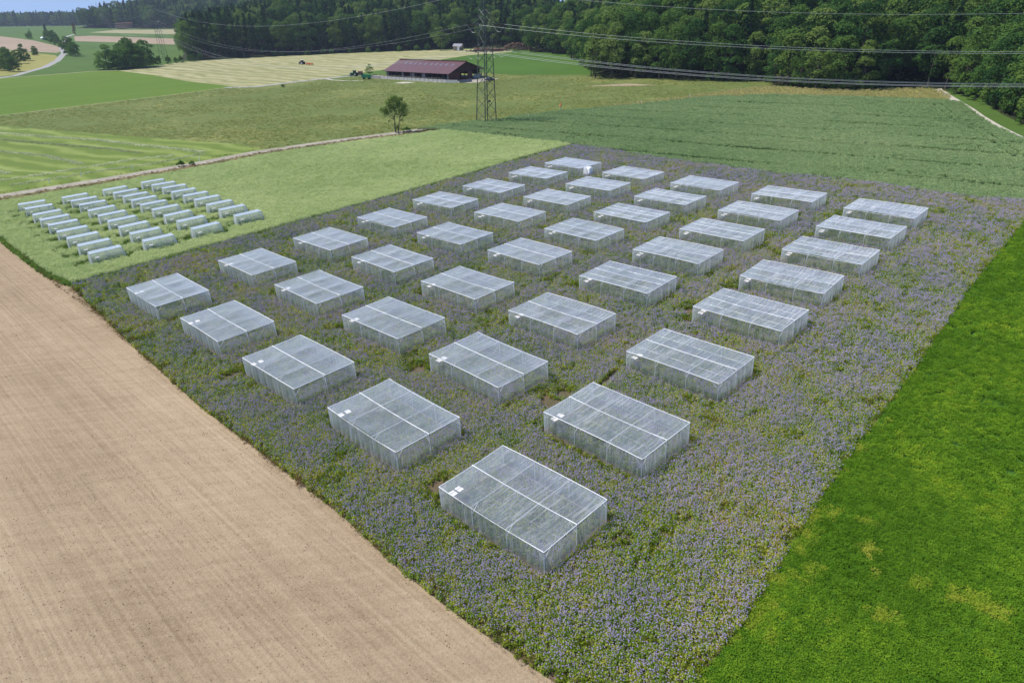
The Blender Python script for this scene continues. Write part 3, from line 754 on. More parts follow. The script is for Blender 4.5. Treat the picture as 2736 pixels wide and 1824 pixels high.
def plant_wheat():
    kit = [tuft(300 + i, 90, 0.36, 0.72, M['wheat'], (0.045, 0.085), 3.5, 1.0) for i in range(5)]
    X, Y = sample(WHEAT, lambda d: np.where(d < 170, 5.2, 4.0), 5.2, 51)
    g = np.random.default_rng(9)
    a = R(-36.5)
    q = -(X * math.sin(a)) + Y * math.cos(a)
    q = q + 1.2 * vnoise(X, Y, 0.02, 2.0)
    m = np.mod(q, 13.5)
    rut = np.abs(m - 6.6) < 0.95
    n1 = vnoise(X * math.cos(a) + Y * math.sin(a), q * 5, 0.045, 5.0)
    keep = ~(rut & (g.uniform(0, 1, len(X)) < np.clip(0.92 + 0.9 * n1, 0, 1)))
    hl = [(120.8, 203.6), (112.3, 181.6), (108.9, 166), (101.9, 144.8), (97.7, 131.7)]
    for i in range(len(hl) - 1):
        A = np.array(hl[i]); B = np.array(hl[i + 1]); e = B - A
        t = np.clip(((X - A[0]) * e[0] + (Y - A[1]) * e[1]) / (e @ e), 0, 1)
        dd = np.hypot(X - A[0] - t * e[0], Y - A[1] - t * e[1])
        keep &= ~((dd > 0.5) & (dd < 1.5))
    lodge = np.clip((vnoise(X * math.cos(a) + Y * math.sin(a), q * 4.5, 0.05, 11.0) - 0.30) * 4, 0, 1)
    keep &= ~(g.uniform(0, 1, len(X)) < lodge * 0.75)
    X, Y = X[keep], Y[keep]
    scatter('wheat_crop', np.column_stack([X, Y, height(X, Y)]), g.uniform(0, 6.28, len(X)), g.uniform(.85, 1.15, len(X)) * np.where(np.hypot(X, Y) < 170, 1, 1.15), g.integers(0, 5, len(X)), kit)
plant_wheat()

def plant_verges():
    kit = [tuft(400 + i, 40, 0.4, 0.62, M['verge'], (0.03, 0.06), 5.0, 0.5) for i in range(4)]
    g = np.random.default_rng(12)
    X, Y = [], []
    def strip(pts, o0, o1, dens):
        for i in range(len(pts) - 1):
            a = np.array(pts[i]); b = np.array(pts[i + 1]); e = b - a; L = np.hypot(*e)
            k = int(L * abs(o1 - o0) * dens)
            t = g.uniform(0, 1, k); o = g.uniform(o0, o1, k)
            X.extend(a[0] + e[0] * t + e[1] / L * o); Y.extend(a[1] + e[1] * t - e[0] / L * o)
    strip(TRACK[1:], 2.6, 8.4, 2.0); strip(TRACK[1:], -2.6, -1.9, 1.5)
    strip([(38, 228.5), (65, 240), (84, 240), (110, 226), (128, 214)], -3.5, 0.3, 0.7)
    strip([(-27, 202), (-14, 210), (-4.6, 212.3), (20, 225.2), (38, 228.4)], -0.6, 0.9, 3)
    strip([(-40.3, 65.5), (-85.1, 109), (-114.8, 136.4)], 0.0, 0.7, 3.0)
    strip([(2.25, 24), (-20.5, 45.8), (-40.3, 65.5), (-59.6, 86)], -0.35, 0.5, 5.0)
    X, Y = np.array(X), np.array(Y)
    ok = in_view(X, Y, 0, .1); X, Y = X[ok], Y[ok]
    scatter('verge_grass', np.column_stack([X, Y, height(X, Y)]), g.uniform(0, 6.28, len(X)), g.uniform(.45, .85, len(X)), g.integers(0, 4, len(X)), kit)
plant_verges()

def plant_meadow():
    M['tuft'] = leafmat('meadow_tuft', [(0.3, (0.19, 0.24, 0.062)), (0.5, (0.27, 0.29, 0.082)), (0.7, (0.42, 0.38, 0.15))], big=0.03, mid=0.2, objvar=0.35, wn=0.25)
    kit = [tuft(470 + i, 26, 0.60, 0.17, M['tuft'], (0.07, 0.14), 2.2, 2.2) for i in range(4)]
    X, Y = sample(MEADOW, lambda d: np.where(d < 260, 0.75, 0.45), 0.75, 65)
    n1 = vnoise(X, Y, 0.05, 6.0); g = np.random.default_rng(18)
    k = (g.uniform(0, 1, len(X)) < 0.55 + n1) & ~inside(X, Y, YARD) & ~inside(X, Y, MOWN) & ~inside(X, Y, WHEAT) & ~inside(X, Y, RAPE)
    for p in (PATH_G, PATH_B, ROADB): k &= ~inside(X, Y, ribbon(p, 3.0))
    k &= ~inside(X, Y, ribbon(TRACK, 5.0)) & ~inside(X, Y, PATCH1) & ~inside(X, Y, PATCH2) & ~inside(X, Y, GREEN_R)
    X, Y = X[k], Y[k]
    scatter('meadow_grass', np.column_stack([X, Y, height(X, Y)]), g.uniform(0, 6.28, len(X)), g.uniform(.6, 1.3, len(X)), g.integers(0, 4, len(X)), kit)
    M['drytuft'] = leafmat('dry_tuft', [(0.3, (0.30, 0.31, 0.12)), (0.5, (0.42, 0.39, 0.17)), (0.7, (0.50, 0.42, 0.21))], big=0.04, mid=0.3, objvar=0.3, wn=0.3)
    kit = [tuft(480 + i, 30, 0.45, 0.6, M['drytuft'], (0.06, 0.12), 4.0, .7) for i in range(3)]
    X, Y = sample(DRY_R, lambda d: d * 0 + 0.9, 0.9, 66)
    scatter('dry_grass', np.column_stack([X, Y, height(X, Y)]), g.uniform(0, 6.28, len(X)), g.uniform(.6, 1.2, len(X)), g.integers(0, 3, len(X)), kit)
plant_meadow()

# clods and stray weeds on the tilled soil
def soil_bits():
    g = np.random.default_rng(15)
    cl = []
    for s in range(3):
        m = MB(); 
        for k in range(5):
            r = g.uniform(.010, .024); p = g.normal(0, .12, 3) * [1, 1, 0]
            m.box((p[0], p[1], r * .4), (r * 2, r * 1.6, r * 1.2), g.uniform(0, 3))
        cl.append(m.mesh('clod', M['soil']))
    wd = [tuft(450 + i, 10, 0.10, 0.12, M['weed'], (0.03, 0.05), 2.0, 0.8) for i in range(2)]
    X, Y = sample(BARE, lambda d: np.where(d < 60, 1.1, 0.4), 1.1, 61)
    n1 = vnoise(X, Y, 0.12, 3.0)
    w = g.uniform(0, 1, len(X)) < np.clip(n1 - 0.35, 0, 1) * 0.5
    vi = np.where(w, g.integers(3, 5, len(X)), g.integers(0, 3, len(X)))
    scatter('soil_clods', np.column_stack([X, Y, height(X, Y) + 0.005]), g.uniform(0, 6.28, len(X)), g.uniform(.6, 1.4, len(X)), vi, cl + wd)
soil_bits()

# ------------------------------------------------------------------ net cages
CL, CW, CH = 9.7, 6.4, 1.88
ORD = ['', 'nearest', 'second', 'third', 'fourth', 'fifth', 'sixth', 'seventh', 'farthest']
LINE = ['', 'line beside the pale rapeseed', 'second line from the rapeseed', 'middle line of five', 'second line from the green clover', 'line beside the green clover']

def roof_mesh(seed):
    g = np.random.default_rng(seed); nu, nv = 24, 16; V = []; F = []
    ph = g.uniform(0, 6, 6); A = g.uniform(.05, .19); s0 = g.uniform(-.05, .03)
    for j in range(nv + 1):
        for i in range(nu + 1):
            u, v = i / nu, j / nv
            s = -A * abs(math.sin(3 * math.pi * u)) ** .8 * abs(math.sin(2 * math.pi * v)) ** .8
            edge = min(1, 8 * min(u, 1 - u, v, 1 - v))
            s += edge * 0.032 * math.sin(31 * u + ph[0] + 3 * v) * math.sin(7 * v + ph[1]) + edge * s0 * math.sin(math.pi * v)
            if seed % 2: s += .05 * math.sin(math.pi * u) * (1 if j in (0, nv) else 0)
            V.append((u * CL, v * CW, CH + .05 + s))
    for j in range(nv):
        for i in range(nu):
            a = j * (nu + 1) + i; F.append((a, a + 1, a + nu + 2, a + nu + 1))
    return mesh_np('roof_net', V, F, M['net_roof'], smooth=True)

def side_mesh(seed, L):
    """a hanging wall of net along local x, rippled"""
    g = np.random.default_rng(seed); nu, nv = int(L * 6), 5; V = []; F = []; ph = g.uniform(0, 6, 3)
    for j in range(nv + 1):
        for i in range(nu + 1):
            u, w = i / nu, j / nv
            b = min(1, 10 * min(u, 1 - u))
            y = -.045 * b * (1 - w * .75) * math.sin(i * 1.1 + ph[0]) * math.sin(i * .37 + ph[1]) - .10 * b * (1 - w) * (0.5 + .5 * math.sin(u * 5 + ph[2]))
            V.append((u * L, y - .02, -.04 + w * (CH + .07)))
    for j in range(nv):
        for i in range(nu):
            a = j * (nu + 1) + i; F.append((a, a + 1, a + nu + 2, a + nu + 1))
    return mesh_np('side_net', V, F, M['net_side'], smooth=True)

ROOFS = [roof_mesh(500 + i) for i in range(6)]
SIDE_L = [side_mesh(520 + i, CL) for i in range(3)]
SIDE_W = [side_mesh(530 + i, CW) for i in range(3)]
def bar(name, a, b, r, mat='white', n=6, sag=0.0):
    m = MB()
    if sag:
        a, b = Vector(a), Vector(b)
        m.path([a.lerp(b, t / 10) - Vector((0, 0, sag * 4 * (t / 10) * (1 - t / 10))) for t in range(11)], r, n)
    else: m.tube(a, b, r, n=n)
    return m.mesh(name, M[mat])
rT = 0.027
LBEAM = [bar('top_beam', (0, 0, 0), (CL, 0, 0), rT, sag=s) for s in (0.02, 0.13, -0.06)]
WBEAM = [bar('top_beam', (0, 0, 0), (0, CW, 0), rT, sag=s) for s in (0.0, 0.08)]
RIDGE = [bar('ridge_bar', (0, 0, 0), (CL, 0, 0), rT * 1.15, sag=s) for s in (0.03, 0.10)]
CROSS = bar('cross_bar', (0, 0, 0), (0, CW, 0), 0.018, 'white')
WIRE_ = bar('tension_wire', (0, 0, 0), (CL, 0, 0), 0.006, 'galv', 4)
POST = bar('post', (0, 0, -.1), (0, 0, CH), 0.026)
BR_U = bar('brace', (0, 0, 1.25), (0.62, 0, CH - .03), 0.018)
BR_V = bar('brace', (0, 0, 1.25), (0, 0.62, CH - .03), 0.018)

def sub(name, me, parent, loc=(0, 0, 0), rz=0.0, scale=None):
    o = ob(name, me, parent); o.location = loc
    if rz: o.rotation_euler = (0, 0, rz)
    if scale: o.scale = scale
    return o

def cage_desc(i, k): return '%s from the bare field in the %s' % ('nearest' if k == 1 else ORD[k], LINE[i]) if k != 1 else 'nearest the bare field in the %s' % LINE[i]

box_m = {}
box_m['post'] = MB().box((0, 0, .45), (.06, .06, .9)).mesh('post', M['wood'])
box_m['box'] = MB().box((0, 0, 0.93), (.28, .22, .22)).mesh('box', M['board'])
box_m['lid'] = MB().box((0, 0, 1.065), (.52, .44, .04)).mesh('lid', M['board'])

for (i, k, x, y, a) in CAGES:
    g = random.Random(i * 100 + k)
    c = empty('net_cage', (x, y, gz(x, y)), ground_rot(x, y, R(a)), 'see-through net cage, ' + cage_desc(i, k), 'net cage', 'net cages standing in the purple flowers')
    c.scale = (1 + g.uniform(-.012, .012), 1 + g.uniform(-.015, .015), 1 + g.uniform(-.035, .035))
    st = min(1.3, max(0.12, 0.24 + 0.20 * (i - 2) + 0.09 * (k - 3) + g.uniform(-.14, .14)))  # folds and painted glints grow stronger towards the right-hand and far cages
    def net(nm, me, loc, rz=0.0):
        o = sub(nm, me, c, loc, rz); o.color = (st, st, st, 1); return o
    net('roof_net', ROOFS[(i * 3 + k * 5) % 6], (0, 0, 0))
    net('side_net', SIDE_L[(i + k) % 3], (0, 0, 0))
    net('side_net', SIDE_L[(i + k + 1) % 3], (CL, CW, 0), math.pi)
    net('side_net', SIDE_W[(i + k) % 3], (CL, 0, 0), math.pi / 2)
    net('side_net', SIDE_W[(i + k + 1) % 3], (0, CW, 0), -math.pi / 2)
    sub('top_beam', LBEAM[g.randrange(3)], c, (0, 0, CH + .06)); sub('top_beam', LBEAM[g.randrange(3)], c, (0, CW, CH + .06))
    sub('top_beam', WBEAM[g.randrange(2)], c, (0, 0, CH + .055)); sub('top_beam', WBEAM[g.randrange(2)], c, (CL, 0, CH + .055))
    sub('ridge_bar', RIDGE[g.randrange(2)], c, (0, CW / 2, CH + .09))
    for q in (1, 2): sub('cross_bar', CROSS, c, (CL * q / 3, 0, CH + .01))
    for q in (1, 3): sub('tension_wire', WIRE_, c, (0, CW * q / 4, CH - .02))
    for (px, py) in ((0, 0), (CL, 0), (0, CW), (CL, CW), (CL / 3, 0), (CL * 2 / 3, 0), (CL / 3, CW), (CL * 2 / 3, CW), (0, CW / 2), (CL, CW / 2)):
        ex = .04 if px == 0 else -.04 if px == CL else 0; ey = .04 if py == 0 else -.04 if py == CW else 0
        sub('post', POST, c, (px + ex, py + ey, 0))
        if px in (0, CL): sub('brace', BR_U, c, (px + ex, py + ey, 0), 0 if px == 0 else math.pi)
        if py in (0, CW): sub('brace', BR_V, c, (px + ex, py + ey, 0), 0 if py == 0 else math.pi)
    t = R(a)
    for j, (u, v) in enumerate(((.45, .75), (.42, 1.45))):
        u += g.uniform(-.06, .06); v += g.uniform(-.06, .06)
        bx, by = x + u * math.cos(t) - v * math.sin(t), y + u * math.sin(t) + v * math.cos(t)
        b = empty('nest_box', (bx, by, gz(bx, by)), (0, 0, t + g.uniform(-.15, .15)), '%s nest box in cage %s' % (('right', 'left')[j], cage_desc(i, k).replace('bare field in the ', 'bare field, ').replace('from the bare', 'from bare')), 'nest box', 'pairs of nest boxes inside the net cages')
        for nm in ('post', 'box', 'lid'): sub(nm, box_m[nm], b)

# ------------------------------------------------------------------ small net tunnels in the rapeseed
COLN = ['', 'left-hand column', 'second column from the left', 'third column from the left', 'right-hand column']
RON = ['', 'farthest', 'second farthest', 'third farthest', 'fourth farthest', 'middle', 'fourth nearest', 'third nearest', 'second nearest', 'nearest']
TL, TW, TH, TB = 4.4, 1.55, 1.75, 0.34
def tunnel_meshes(seed):
    g = np.random.default_rng(seed)
    top = []; F = []
    for i in range(9):
        for j in range(4):
            top.append((TL * i / 8, -TW * j / 3, TH + .03 - .03 * math.sin(math.pi * j / 3) + g.normal(0, .008)))
    for i in range(8):
        for j in range(3): F.append((i * 4 + j, i * 4 + j + 1, (i + 1) * 4 + j + 1, (i + 1) * 4 + j))
    mt = mesh_np('top_net', top, F, M['net_tunnel_top'], smooth=True)
    def wall(p0, p1, q0, q1, n):
        V = []; F = []
        p0, p1, q0, q1 = map(Vector, (p0, p1, q0, q1)); nn = (p1 - p0).cross(q0 - p0).normalized()
        for w in range(5):
            for i in range(n + 1):
                a = p0.lerp(p1, i / n); b = q0.lerp(q1, i / n)
                p = a.lerp(b, w / 4) + nn * (.03 * math.sin(i * 1.7 + seed) * (w / 4))
                V.append(p)
        for w in range(4):
            for i in range(n): F.append((w * (n + 1) + i, w * (n + 1) + i + 1, (w + 1) * (n + 1) + i + 1, (w + 1) * (n + 1) + i))
        return mesh_np('side_net', V, F, M['net_tunnel'], smooth=True)
    A = [(0, 0), (TL, 0), (TL, -TW), (0, -TW)]; B = [(-.12, TB), (TL + .22, TB), (TL + .22, -TW - TB), (-.12, -TW - TB)]
    ws = [wall((*A[i], TH), (*A[(i + 1) % 4], TH), (*B[i], 0), (*B[(i + 1) % 4], 0), (14, 6, 14, 6)[i]) for i in range(4)]
    return mt, ws
TUN = [tunnel_meshes(600 + i) for i in range(3)]
def arch(x):
    return MB().path([(x, TB - .03, 0), (x, -.02, TH), (x, -TW + .02, TH), (x, -TW - TB + .03, 0)], 0.022, 6).mesh('frame_arch', M['galv'])
ARCH = [arch(0.03), arch(TL / 2), arch(TL - .03)]
RAIL = [bar('top_rail', (0, -.01, TH + .02), (TL, -.01, TH + .02), .028), bar('top_rail', (0, -TW + .01, TH + .02), (TL, -TW + .01, TH + .02), .028)]
def flap(y):
    V = []; F = []
    for w in range(6):
        for i in range(3): V.append((-.06 - .10 * (1 - w / 5) + (.03 if i == 1 else 0), y + (i - 1) * .11 + .03 * math.sin(w * 1.3 + y), TH * w / 5))
    for w in range(5):
        for i in range(2): F.append((w * 3 + i, w * 3 + i + 1, w * 3 + i + 4, w * 3 + i + 3))
    return mesh_np('door_flap', V, F, M['white'], smooth=True)
FLAP = [flap(-.6), flap(-1.2), flap(-.95)]
for (cI, r, x, y, a, L) in TUNNELS:
    g = random.Random(cI * 50 + r)
    a = 41 + 0.35 * (a - 41)
    s = L / 4.4
    t = empty('net_tunnel', (x, y, gz(x, y)), ground_rot(x, y, R(a)), 'small net tunnel, %s of nine in the %s' % (RON[r], COLN[cI]), 'net tunnel', 'small net tunnels in the pale rapeseed')
    mt, ws = TUN[g.randrange(3)]
    def nt(nm, me):
        o = sub(nm, me, t); o.color = (.5, .5, .5, 1); return o
    nt('top_net', mt)
    for w in ws: nt('side_net', w)
    for m_ in ARCH: sub('frame_arch', m_, t)
    for m_ in RAIL: sub('top_rail', m_, t)
    sub('door_flap', FLAP[g.randrange(2)], t)
    if g.random() < .6: sub('door_flap', FLAP[2], t)
    tt = R(a); u, v = 0.75, -1.55
    bx, by = x + u * math.cos(tt) - v * math.sin(tt), y + u * math.sin(tt) + v * math.cos(tt)
    b = empty('nest_box', (bx, by, gz(bx, by)), (0, 0, tt), 'white-lidded nest box in the %s tunnel of the %s' % (RON[r], COLN[cI]), 'nest box', 'nest boxes inside the small tunnels')
    for nm in ('post', 'box', 'lid'): sub(nm, box_m[nm], b)

# white tank standing behind a cage in the far rows
t = empty('water_tank', (15.1, 136.4, gz(15.1, 136.4)), (0, 0, R(-44)), 'white plastic water tank among the farthest cages', 'water tank')
m = MB()
m.box((0, 0, .95), (1.5, 1.1, 1.5)); m.build('tank', M['whitepaint'], t)
MB().box((0, 0, 1.79), (1.25, .85, .18)).build('lid', M['whitepaint'], t)
MB().box((0, 0, .1), (1.6, 1.2, .2)).build('pallet', M['wood'], t)
# ------------------------------------------------------------------ pylons and power lines
PYX, PYY = -7.6, 211.0
LVL = (19.9, 26.6, 35.4)         # lower arm, upper arm, top
def half(z): return 2.1 - (2.1 - 1.13) * min(z, 30.4) / 30.4 if z <= 30.4 else max(0.06, 1.13 * (35.6 - z) / 5.2)
def make_pylon(name, x, y, rz, label, fine=True):
    t = empty(name, (x, y, gz(x, y)), (0, 0, rz), label, 'pylon', 'pylons of the power line')
    k = 1.0 if fine else 0.75
    zs = [0, 3.4, 6.8, 10.1, 13.2, 16.2, 19.0, 21.6, 24.2, 26.8, 28.7, 30.4]
    for sx in (-1, 1):
        for sy in (-1, 1):
            pts = [(sx * half(z), sy * half(z), z - .2 * (z == 0)) for z in (0, 10, 20, 30.4, 33, 35.4)]
            MB().path(pts, [.15 * k, .135 * k, .12 * k, .10 * k, .08 * k, .06 * k], 4).build('leg', M['steel'], t)
    for q in range(len(zs) - 1):
        z0, z1 = zs[q], zs[q + 1]; h0, h1 = half(z0), half(z1)
        for f in range(4):
            Rm = Matrix.Rotation(f * math.pi / 2, 3, 'Z')
            if fine:
                for s in (-1, 1):
                    MB().tube(Rm @ Vector((-s * h0, -h0 + .03 * s, z0)), Rm @ Vector((s * h1, -h1 + .03 * s, z1)), .06, n=4).build('brace', M['galv' if f == 3 and s > 0 and q % 2 == 0 else 'steel'], t)  # lighter diagonals on the left-front face: sunlight put into their colour
            else:
                s = 1 if q % 2 else -1
                MB().tube(Rm @ Vector((-s * h0, -h0, z0)), Rm @ Vector((s * h1, -h1, z1)), .04, n=4).build('brace', M['steel'], t)
    for z, ln in ((LVL[0], 5.6), (LVL[1], 4.6)):
        m = MB(); h = half(z)
        for s in (-1, 1):
            tip = Vector((s * ln, 0, z))
            for yy in (-h, h):
                m.tube((s * h, yy, z), tip, .06 * k, n=4)
                m.tube((s * h * .93, yy * .93, z + 2.4), tip + Vector((0, 0, .05)), .05 * k, n=4)
                mid = Vector((s * h, yy, z)).lerp(tip, .5); m.tube(mid, Vector((s * h * .93, yy * .93, z + 2.4)).lerp(tip, .5), .035 * k, n=4)
        for yy in (-h, h): m.tube((-h, yy, z), (h, yy, z), .06 * k, n=4)
        m.build('cross_arm', M['steel'], t)
    return t
pyl_rot = R(22) - R(45) + R(45)
main_pylon = make_pylon('pylon', PYX, PYY, R(40), 'tall steel lattice pylon standing at the edge of the wheat field')
FARP = [(-263, 557), (-705, 1290)]
far1 = make_pylon('pylon', *FARP[0], R(-35), 'distant lattice pylon rising behind the hedge on the left', False)
far2 = make_pylon('pylon', *FARP[1], R(-35), 'farthest faint pylon before the wood at the upper left', False)
z0 = gz(PYX, PYY)
ARM = Vector((math.cos(R(40)), math.sin(R(40)), 0))
OUT = Vector((112.5 - PYX, 161 - PYY, 0)).normalized()
INN = (Vector((FARP[0][0] - PYX, FARP[0][1] - PYY, 0))).normalized()
attach = [('lower', 5.5, LVL[0]), ('lower', 2.9, LVL[0]), ('lower', -2.9, LVL[0]), ('lower', -5.5, LVL[0]), ('upper', 4.5, LVL[1]), ('upper', -4.5, LVL[1]), ('earth', 0, LVL[2])]
coef = {'lower': (-.1022, 5.48e-4), 'upper': (-.0911, 4.6e-4), 'earth': (-.1107, 5.47e-4)}
WHICH = {5.5: 'outer right', 2.9: 'inner right', -2.9: 'inner left', -5.5: 'outer left', 4.5: 'right', -4.5: 'left', 0: 'topmost'}
for lv, off, zz in attach:
    base = Vector((PYX, PYY, z0 + zz - .15)) + ARM * off
    nm = 'earth_wire' if lv == 'earth' else 'power_cable'
    who = 'thin earth wire from the pylon top' if lv == 'earth' else '%s cable of the %s arm' % (WHICH[off], lv)
    s0 = 0 if lv == 'earth' else 2.2
    pts = []
    for i in range(0, 40):
        s = s0 + i * 4.6
        pts.append(base + OUT * s + Vector((0, 0, coef[lv][0] * (s - s0) + coef[lv][1] * (s - s0) ** 2)))
    tag(MB().path(pts, .024 if lv == 'earth' else .029, 4).build(nm, M['wire']), '%s running off to the right' % who, 'power cable', 'cables of the power line')
    end = Vector((FARP[0][0], FARP[0][1], gz(*FARP[0]) + zz)) + Vector((math.cos(R(-35)), math.sin(R(-35)), 0)) * off
    st = base + INN * s0; S = 10.5 if lv == 'earth' else 13.0
    pts = [st.lerp(end, i / 40) - Vector((0, 0, 4 * S * (i / 40) * (1 - i / 40))) for i in range(41)]
    tag(MB().path(pts, .026 if lv == 'earth' else .017, 4).build(nm, M['wire']), '%s running away to the upper left' % who, 'power cable', 'cables of the power line')
    e2 = Vector((FARP[1][0], FARP[1][1], gz(*FARP[1]) + zz)) + Vector((math.cos(R(-35)), math.sin(R(-35)), 0)) * off
    pts = [end.lerp(e2, i / 40) - Vector((0, 0, 60 * (i / 40) * (1 - i / 40))) for i in range(41)]
    tag(MB().path(pts, .022, 4).build(nm, M['wire']), 'far %s between the two distant pylons' % who.replace('from the pylon top', 'at the top'), 'power cable', 'cables of the power line')
    if lv != 'earth':
        for d in (OUT, INN):
            m = MB(); a = base - d * .1; b = base + d * 2.2
            m.tube(a, b, .05, n=6)
            for q in range(9): m.tube(a.lerp(b, .12 + q * .095), a.lerp(b, .15 + q * .095), .13, n=8)
            m.build('insulator_string', M['ceramic'], main_pylon).matrix_parent_inverse = main_pylon.matrix_basis.inverted()
        a, b = base + OUT * 2.2, base + INN * 2.2; c_ = (a + b) / 2 - Vector((0, 0, 2.0)); pts = []
        for q in range(13):
            w = q / 12; pts.append(a.lerp(b, w) - Vector((0, 0, 4 * 2.0 * w * (1 - w))))
        MB().path(pts, .03, 4).build('jumper_loop', M['wire'], main_pylon).matrix_parent_inverse = main_pylon.matrix_basis.inverted()
MB().box((0.0, -1.55, 6.2), (.9, .1, .55), R(0)).build('notice_plate', M['steel'], main_pylon)

# pipeline marker and fence posts
t = empty('marker_post', (15.1, 222.5, gz(15.1, 222.5)), (0, 0, 0), 'grey post with an orange marker hat at the meadow edge', 'marker post')
MB().tube((0, 0, 0), (0, 0, 2.1), .10, n=8).build('post', M['galv'], t)
m = MB(); m.tube((0, 0, 2.1), (0, 0, 3.0), .42, .05, n=8); m.tube((0, 0, 3.0), (0, 0, 3.5), .12, .02, n=6); m.build('marker_hat', M['orange'], t)
pm = MB().tube((0, 0, -.1), (0, 0, 1.15), .07, n=6).mesh('post', M['whitepaint'])
for (x, y), d in zip([(-103.5, 152.6), (-99.9, 158.8), (-90.6, 164.2), (-77.4, 171.4), (4.9, 214.4), (42, 233), (60, 243)], ['left of the tunnels', 'between two windrows by the track', 'opposite the middle tunnels', 'by the shrub on the track', 'right of the pylon foot', 'in the dry grass', 'at the right of the dry grass']):
    o = ob('fence_post', pm); o.location = (x, y, gz(x, y)); tag(o, 'short white post ' + d, 'post', 'white marker posts')

# ------------------------------------------------------------------ the barn
bx, by = -66.4, 368.0
barn = empty('barn', (bx, by, gz(bx, by)), ground_rot(-48, 350, R(-44.5)), 'long open cattle barn with a low red-brown roof', 'barn')
U0, U1, V0, V1, EV, RG, EB = 1.0, 49.0, 3.5, 24.0, 3.7, 7.9, 3.9
VR = (V0 + V1) / 2
def slab(name, a, b, c, d, th, mat, parent):
    m = MB(); q = [Vector(p) for p in (a, b, c, d)]; nn = (q[1] - q[0]).cross(q[3] - q[0]).normalized() * th
    m.add(q + [p - nn for p in q], [(0, 1, 2, 3), (7, 6, 5, 4), (0, 4, 5, 1), (1, 5, 6, 2), (2, 6, 7, 3), (3, 7, 4, 0)])
    return m.build(name, M[mat], parent)
rf = slab('roof', (U0 - 1.5, V0 - 1.2, EV - .25), (U1 + 1.5, V0 - 1.2, EV - .25), (U1 + 1.5, VR, RG), (U0 - 1.5, VR, RG), .16, 'roof', barn)
slab('roof', (U0 - 1.5, VR + .01, RG), (U1 + 1.5, VR + .01, RG), (U1 + 1.5, V1 + 2.2, EB - .5), (U0 - 1.5, V1 + 2.2, EB - .5), .16, 'roof', barn)
MB().box(((U0 + U1) / 2, VR, RG + .16), (U1 - U0 + 3, .9, .22)).build('ridge_cap', M['darkwood'], barn)
sl = (RG - EV) / (VR - V0)
for q in (8.5, 12.3, 16.2, 20, 24, 28.5, 32.3, 36, 39.8, 44.2):
    a = VR - 4.6; b = VR - 2.6
    f = lambda v_: RG + (v_ - VR) * (RG - EV + .25) / (VR - V0 + 1.2) + .05
    slab('skylight', (q, a, f(a)), (q + .9, a, f(a)), (q + .9, b, f(b)), (q, b, f(b)), .04, 'skylight', rf)
for q in range(13):
    u = U0 + (U1 - U0) * q / 12
    MB().box((u, V0, EV / 2), (.25, .25, EV)).build('post', M['darkwood'], barn)
    MB().box((u, V1, EB / 2), (.25, .25, EB)).build('post', M['darkwood'], barn)
for (a, b, mt) in ((0, 1.2, 'greyboard'), (12, 13.6, 'greyboard'), (19, 22.4, 'greyboard'), (27.5, 30.5, 'greyboard'), (46.6, 48, 'greyboard')):
    MB().box((U0 + (a + b) / 2, V0 + .15, EV / 2 + .1), (b - a, .12, EV - .3)).build('wall_panel', M[mt], barn)
for q in range(24):
    u = U0 + 1.6 + q * 1.95
    if 12 < u - U0 < 13.8: continue
    MB().box((u, V0 + .5, .95), (.07, .07, 1.9)).build('stall_post', M['galv'], barn)
MB().box((24.5, V0 + .5, 1.25), (47, .06, .06)).build('feed_rail', M['galv'], barn)
MB().box((24.5, V0 + 9, 1.7), (46, .2, 3.4)).build('inner_wall', M['dark'], barn)  # near-black colour stands in for the shade deep inside the barn
MB().box((24.5, V1 - .3, 2.4), (47.5, .12, 2.2)).build('back_wall', M['darkwood'], barn)
m = MB(); m.add([(U1, V0, EV - .3), (U1, V1, EB - .3), (U1, VR, RG - .2), (U1 - .14, V0, EV - .3), (U1 - .14, V1, EB - .3), (U1 - .14, VR, RG - .2)], [(0, 1, 2), (5, 4, 3), (0, 3, 4, 1), (1, 4, 5, 2), (2, 5, 3, 0)])
m.build('gable', M['darkwood'], barn)
m = MB(); m.add([(U0, V0, 0), (U0, V1, 0), (U0, V1, EB), (U0, VR, RG - .2), (U0, V0, EV)], [(0, 1, 2, 3, 4)]); m.build('gable', M['darkwood'], barn)
MB().box((U1 - .1, V0 + 3.6, 1.75), (.12, 7.0, 3.5)).build('end_wall', M['redwood'], barn)
MB().box((U1 - .1, V0 + 13.2, 1.7), (.12, 3.0, 3.4)).build('barn_door', M['redwood'], barn)
MB().box((U1 - .1, V0 + 9.5, .55), (.12, 4.0, 1.1)).build('end_wall', M['redwood'], barn)
MB().box((U1 - .1, V0 + 18.0, .8), (.16, 5.0, 1.6)).build('low_wall', M['concrete'], barn)
# yard wall
yard = empty('yard_wall', (bx, by, gz(bx, by)), barn.rotation_euler, 'low pale concrete wall round the yard in front of the barn', 'wall')
for q in range(16):
    u = 3.2 * q + .0
    MB().box((u + 1.6, 0, .62), (3.16, .16, 1.25 + .03 * (q % 2))).build('wall_panel', M['concrete'], yard)
    MB().box((u, -.14, .95), (.10, .10, 1.9)).build('fence_post', M['wood'], yard)
MB().box((-4.4, .5, .5), (8.6, .16, 1.0)).build('wall_panel', M['greyboard'], yard)
MB().box((54.5, .6, .62), (6.4, .16, 1.25), R(12)).build('wall_panel', M['concrete'], yard)
MB().box((59.4, 4.4, .6), (.16, 6.2, 1.2), R(-20)).build('wall_panel', M['greyboard'], yard)  # panel round the corner is greyer: its shade is put into the colour
MB().box((24, -.16, 1.75), (48, .05, .05)).build('fence_rail', M['wood'], yard)

